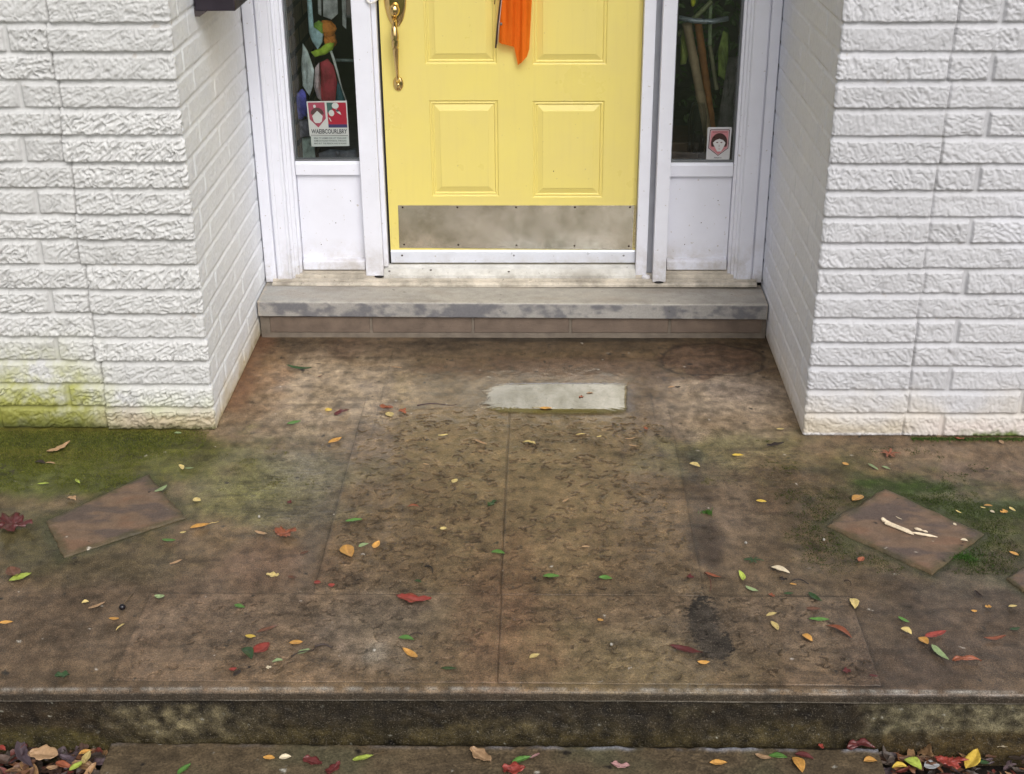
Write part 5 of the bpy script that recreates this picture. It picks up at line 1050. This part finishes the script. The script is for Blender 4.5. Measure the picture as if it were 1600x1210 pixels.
# leaf litter mass (nobody could count it)
def litter():
    V, F, C = [], [], []; r = np.random.default_rng(5)
    pal = [(.06, .034, .024), (.12, .06, .035), (.20, .085, .04), (.09, .06, .065), (.15, .035, .025), (.035, .024, .018), (.26, .15, .07), (.10, .075, .06)]
    for sx, n in ((0, 900), (1, 1000)):
        for i in range(n):
            x = r.uniform(-1.75, -1.09) if sx == 0 else r.uniform(.845, 1.65); y = r.uniform(2.25, 2.676); L = r.uniform(.02, .07); 
            v, f, _ = leaf_geo(L, r.uniform(.25, .6), r.choice(['ell', 'fold', 'crumple', 'curl', 'sliver', 'wing']), r); a = r.uniform(0, 6.28); tl = r.uniform(-.4, .4)
            if sx == 1 and x > 1.0: L *= .7; v = v * .6
            rot = np.array(Matrix.Rotation(a, 3, 'Z') @ Matrix.Rotation(tl, 3, 'X') @ Matrix.Rotation(r.uniform(-.3, .3), 3, 'Y')); p = v @ rot.T + np.array((x, y, -.208 + r.uniform(0, .028)))
            b = len(V); V += [tuple(q) for q in p]; F += [tuple(b + k for k in q) for q in f]; c = np.array(pal[r.integers(0, len(pal))]) * r.uniform(.6, 1.3); C += [c] * len(p)
    me = bpy.data.meshes.new('leaf_litter'); me.from_pydata(V, [], F); me.polygons.foreach_set('use_smooth', [True] * len(F)); C = np.array(C); setattrs(me, {'Col': C, 'wet': np.full(len(C), .5)})
    tag(link('leaf_litter', me, painted_mat('litter_leaves', .3, 90, .3, (.6, .4))), 'dense brown leaf litter on the soil either side of the lower step', 'leaf litter', kind='stuff')
litter()

# ------------------------------------------------------------------ small finds
bn = thing('bone', 'pale cream bone with a knobbed end lying on the right slate tile', 'bone')
a0, a1 = np.array((1.009,3.469)), np.array((1.078,3.398)); b0, b1 = np.array((1.088,3.416)), np.array((1.147,3.378))
def lerp(a, b, t, z): p = a + (b - a) * t; return (p[0], p[1], z)
M_BONE = simple('bone_surface', (.74, .62, .45), .6, 0, .18, 60, .3, 250)
bm = bmesh.new(); tube(bm, [lerp(a0, a1, t, .0145) for t in (-.02, .0, .05, .12, .3, .5, .7, .85, .95, 1.02)], [.002, .005, .0065, .0045, .0034, .0036, .0044, .0048, .003, .0015], 12)
sphere(bm, lerp(a0, a1, .01, .017), (.006, .007, .005), 3)
tube(bm, [tuple(np.array(lerp(a0, a1, t, .0125)) + np.array((.002, -.013 + .007 * t, 0))) for t in (.04, .1, .3, .6, .9, 1.02)], [.002, .0046, .0034, .0036, .0034, .0015], 10); sphere(bm, tuple(np.array(lerp(a0, a1, .07, .013)) + np.array((.002, -.012, 0))), (.005, .0045, .0045), 3); done('long_bone', bm, M_BONE, bn, True)
bm = bmesh.new(); tube(bm, [lerp(a1 * .75 + b0 * .25, b1, t, .012) for t in (-.08, .1, .3, .5, .7, .85, 1.)], [.0015, .0028, .0042, .0036, .004, .0022, .0008], 12); tube(bm, [tuple(np.array(lerp(b0, b1, t, .014)) + np.array((0, .009, 0))) for t in (.05, .15, .3, .4, .52, .62)], [.0015, .0045, .0042, .0015, .0034, .0015], 9); done('splinter', bm, M_BONE, bn, True)

by = thing('berry', 'shiny black berry on a thin stem on the left of the porch', 'berry'); bx_, by_ = (-1.122,3.006)
bm = bmesh.new(); sphere(bm, (bx_, by_, .011), (.009, .009, .009), 3); done('fruit', bm, simple('berry_skin', (.008, .007, .01), .12), by, True)
bm = bmesh.new(); p0, p1 = (-1.120,3.018), (-1.112,3.076); tube(bm, [(p0[0], p0[1], .014), (p1[0], p1[1], .006)], .0013, 6); done('stalk', bm, M_STEM, by, True)
def twig(a, b, label, r=.0022, col=(.035, .022, .016), bend=.01):
    bm = bmesh.new(); pts = [(a[0] + (b[0] - a[0]) * t + bend * math.sin(3.1 * t), a[1] + (b[1] - a[1]) * t + bend * .5 * math.sin(6 * t), .008 + .003 * math.sin(5 * t)) for t in np.linspace(0, 1, 9)]
    tube(bm, pts, [r * (1 - .5 * t) for t in np.linspace(0, 1, 9)], 7); tag(done('twig', bm, simple('twig_bark', col, .6), None, True), label, 'twig', 'twigs on the porch')
twig((-0.433,4.237), (-0.295,4.253), 'thin dark purple twig left of the puddle', .0022, (.05, .025, .03))
twig((0.691,3.155), (0.735,3.146), 'short black twig over a yellow leaf in front of the cream leaf', .002, (.02, .014, .012))
twig((0.833,3.153), (0.845,3.138), 'short dark twig between the front slab and the right tile', .0015)
twig((-0.343,2.888), (-0.308,2.908), 'dark twig sticking out of a green leaf on the front slab', .0017)
twig((-0.633,2.798), (-0.579,2.839), 'dark twig under the silvery green leaf on the front slab', .002)
twig((-0.579,2.839), (-0.534,2.847), 'dark curled debris right of the silvery green leaf', .003, (.05, .035, .03))
twig((-0.326,3.216), (-0.304,3.190), 'tiny black stick on the textured left path slab', .0022, (.012, .01, .009))
twig((0.454,3.191), (0.459,3.106), 'thin reddish twig at the right corner of the path end', .0018, (.09, .03, .02))
def tuft(c, rr, n, label, col):
    bm = bmesh.new(); r = np.random.default_rng(int(abs(c[0]) * 1000)); 
    for _ in range(n):
        a = r.uniform(0, 6.28); d = rr * abs(r.normal(0, .5)) * (1 + .5 * math.sin(3 * a + c[0] * 9)); x, y = (c[0] + d * math.cos(a), c[1] + d * .7 * math.sin(a)) if rr < .1 else (c[0] + r.uniform(-.22, .45), 4.014 - abs(r.normal(0, .009))); hgt = r.uniform(.004, .011); w = r.uniform(.001, .002); th = r.uniform(0, 3.14)
        v = [bm.verts.new((x - w * math.cos(th), y - w * math.sin(th), .001)), bm.verts.new((x + w * math.cos(th), y + w * math.sin(th), .001)), bm.verts.new((x + r.uniform(-.005, .005), y + r.uniform(-.005, .005), hgt))]; bm.faces.new(v)
    g = N('moss_' + label.split()[0]); g.p(Base_Color=g.mix(g.noise(80, 3), tuple(q * .6 for q in col), col), Roughness=.8); me = bpy.data.meshes.new('moss_tuft'); bm.to_mesh(me); bm.free(); tag(link('moss_tuft', me, g.m), label, 'moss', 'moss tufts on the porch', 'stuff')
tuft((1.202,3.286), .045, 520, 'bright green moss tuft at the front corner of the right slate tile', (.04, .11, .008))
tuft((0.501,3.527), .016, 300, 'small green moss tuft beside the right edge of the path', (.06, .16, .015))
tuft((1.446,4.032), .16, 3000, 'moss strip along the foot of the right brick wall', (.07, .12, .015))
for i, (px, lab) in enumerate((((-0.425,2.829), 'pale crumb of mortar on the bluish part of the left front slab'), ((0.591,3.352), 'pale pebble on the concrete right of the path'), ((0.181,2.860), 'white pebble near the front edge right of the central joint'), ((-0.845,3.486), 'white crumb on the crusty concrete left of the path'), ((0.819,3.371), 'white crumb just left of the right slate tile'))):
    bm = bmesh.new(); r = np.random.default_rng(i); sphere(bm, (0, 0, 0), .0042, 2)
    for v in bm.verts: v.co *= 1 + .35 * (r.random() - .5)
    o = done('pebble', bm, S_('pebble_%s' % lab.split()[0], (.24, .225, .195)), None, True); o.location = (px[0], px[1], .006); tag(o, lab, 'pebble', 'pale pebbles on the porch')

def moss():
    r = np.random.default_rng(77); n = 60000
    reg = [(-1.95, -1.12, 3.62, 4.05, 26000), (.70, 1.6, 3.2, 4.0, 16000), (-1.05, -.66, 3.55, 3.95, 6000), (.5, .95, 3.7, 4.0, 5000)]
    V, C = [], []
    for x0, x1, y0, y1, n in reg:
        x = r.uniform(x0, x1, n * 3); y = r.uniform(y0, y1, n * 3); f = fbm(x * 9, y * 9, 160, 4) + .6 * fbm(x * 45, y * 45, 161, 3)
        if x0 < -1.1: w = sm(3.62, 4.0, y) * .9 + .05 - .8 * sm(-1.35, -1.12, x)
        elif x0 == .70:
            w = np.full(x.shape, -.6); a = np.array(TILES[1]); c = a.mean(0); d = np.abs((x - c[0]) * .8 + (y - c[1]) * 1.0) + np.abs((x - c[0]) * .75 - (y - c[1]) * .95); w = .70 * np.exp(-((d - .34) / .13) ** 2) - .28 + .15 * np.sin(x * 11)
            e = np.stack([x, y], -1); ins = np.ones(x.shape, bool)
            ar = sum(a[i][0] * a[(i + 1) % 4][1] - a[(i + 1) % 4][0] * a[i][1] for i in range(4))
            for i in range(4):
                p, q = a[i], a[(i + 1) % 4]; ins &= (((q[0] - p[0]) * (y - p[1]) - (q[1] - p[1]) * (x - p[0])) * np.sign(ar)) > -.004
            w = np.where(ins, -9, w)
        else: w = np.full(x.shape, -.22)
        if x0 < -1.1:
            a = np.array(TILES[0]); ar = sum(a[i][0] * a[(i + 1) % 4][1] - a[(i + 1) % 4][0] * a[i][1] for i in range(4)); ins = np.ones(x.shape, bool)
            for i in range(4):
                p, q = a[i], a[(i + 1) % 4]; ins &= (((q[0] - p[0]) * (y - p[1]) - (q[1] - p[1]) * (x - p[0])) * np.sign(ar)) > -.004
            w = np.where(ins, -9, w)
        k = (f + w) > .12; x, y, s_ = x[k][:n], y[k][:n], (f + w)[k][:n]
        h = .0016 + .0060 * np.clip(s_, 0, 1) * (.4 + 1.2 * np.clip(fbm(x * 60, y * 60, 163, 2) + .4, 0, 1)) * r.uniform(.3, 1, len(x)); a = r.uniform(0, 6.28, len(x)); ww = r.uniform(.0008, .0018, len(x))
        tx, ty = r.normal(0, .0018, len(x)), r.normal(0, .0018, len(x)); z0 = np.zeros(len(x))
        V.append(np.stack([np.stack([x - ww * np.cos(a), y - ww * np.sin(a), z0], -1), np.stack([x + ww * np.cos(a), y + ww * np.sin(a), z0], -1), np.stack([x + tx, y + ty, h], -1)], 1))
        t = r.uniform(0, 1, (len(x), 1)); base = np.array((.055, .075, .012)) * (1 - t) + np.array((.15, .15, .028)) * t
        if x0 == .70: base = base * np.array((.38, .50, .6))
        elif x0 > -1.1: base = base * np.array((1.2, 1.0, 2.0))
        C.append(np.repeat(base[:, None, :], 3, 1))
    V = np.concatenate(V).reshape(-1, 3); C = np.concatenate(C).reshape(-1, 3); n = len(V) // 3
    me = bpy.data.meshes.new('moss'); me.vertices.add(n * 3); me.vertices.foreach_set('co', V.astype(np.float32).ravel()); me.loops.add(n * 3); me.loops.foreach_set('vertex_index', np.arange(n * 3, dtype=np.int32)); me.polygons.add(n); me.polygons.foreach_set('loop_start', np.arange(0, 3 * n, 3, dtype=np.int32)); me.polygons.foreach_set('loop_total', np.full(n, 3, np.int32)); me.update(calc_edges=True)
    setattrs(me, {'Col': C}); g = N('moss_green'); g.p(Base_Color=g.attr('Col'), Roughness=.8, Specular_IOR_Level=.2); tag(link('moss', me, g.m), 'thin green moss film growing on the damp porch concrete', 'moss', kind='stuff')
moss()

# potted plant behind the right sidelight glass
pl = thing('potted_plant', 'dark leafy plant in the shade behind the bamboo canes', 'plant')
bm = bmesh.new(); r_ = np.random.default_rng(3); cx_, cz_ = (0.6658,1.0324)
for _ in range(260):
    x, y, z = cx_ + r_.normal(0, .07), 5.47 + r_.uniform(-.06, .08), cz_ + r_.normal(-.02, .16); a = r_.uniform(0, 6.28); L = r_.uniform(.02, .05); d = Vector((math.cos(a), r_.uniform(-.4, .4), math.sin(a))).normalized(); n_ = d.cross(Vector((0, 1, 0))).normalized() * L * .22
    p = Vector((x, y, z)); v = [bm.verts.new(q) for q in (p, p + d * L * .5 + n_, p + d * L, p + d * L * .5 - n_ + Vector((0, .006, 0)))]; bm.faces.new(v)
g = N('shade_foliage'); g.p(Base_Color=g.mix(g.noise(30, 3), (.03, .07, .02), (.16, .24, .07)), Roughness=.5)
me = bpy.data.meshes.new('foliage'); bm.to_mesh(me); bm.free(); link('foliage', me, g.m, pl)
bm = bmesh.new(); tube(bm, [(cx_, 5.47, .2), (cx_ + .01, 5.47, .6), (cx_, 5.47, cz_)], [.012, .010, .006], 8); done('stem', bm, M_STEM, pl, True)
bm = bmesh.new(); tube(bm, [(cx_, 5.47, .2), (cx_, 5.47, .21), (cx_, 5.47, .40), (cx_, 5.47, .41)], [.07, .075, .10, .10], 20); done('pot', bm, simple('clay_pot', (.22, .11, .06), .8), pl, True)
x, z = (0.0457,0.5972)
bm = bmesh.new(); sphere(bm, (x, 5.0915, z), (.0016, .0006, .003), 2); done('nick', bm, M_SCREW, dr)
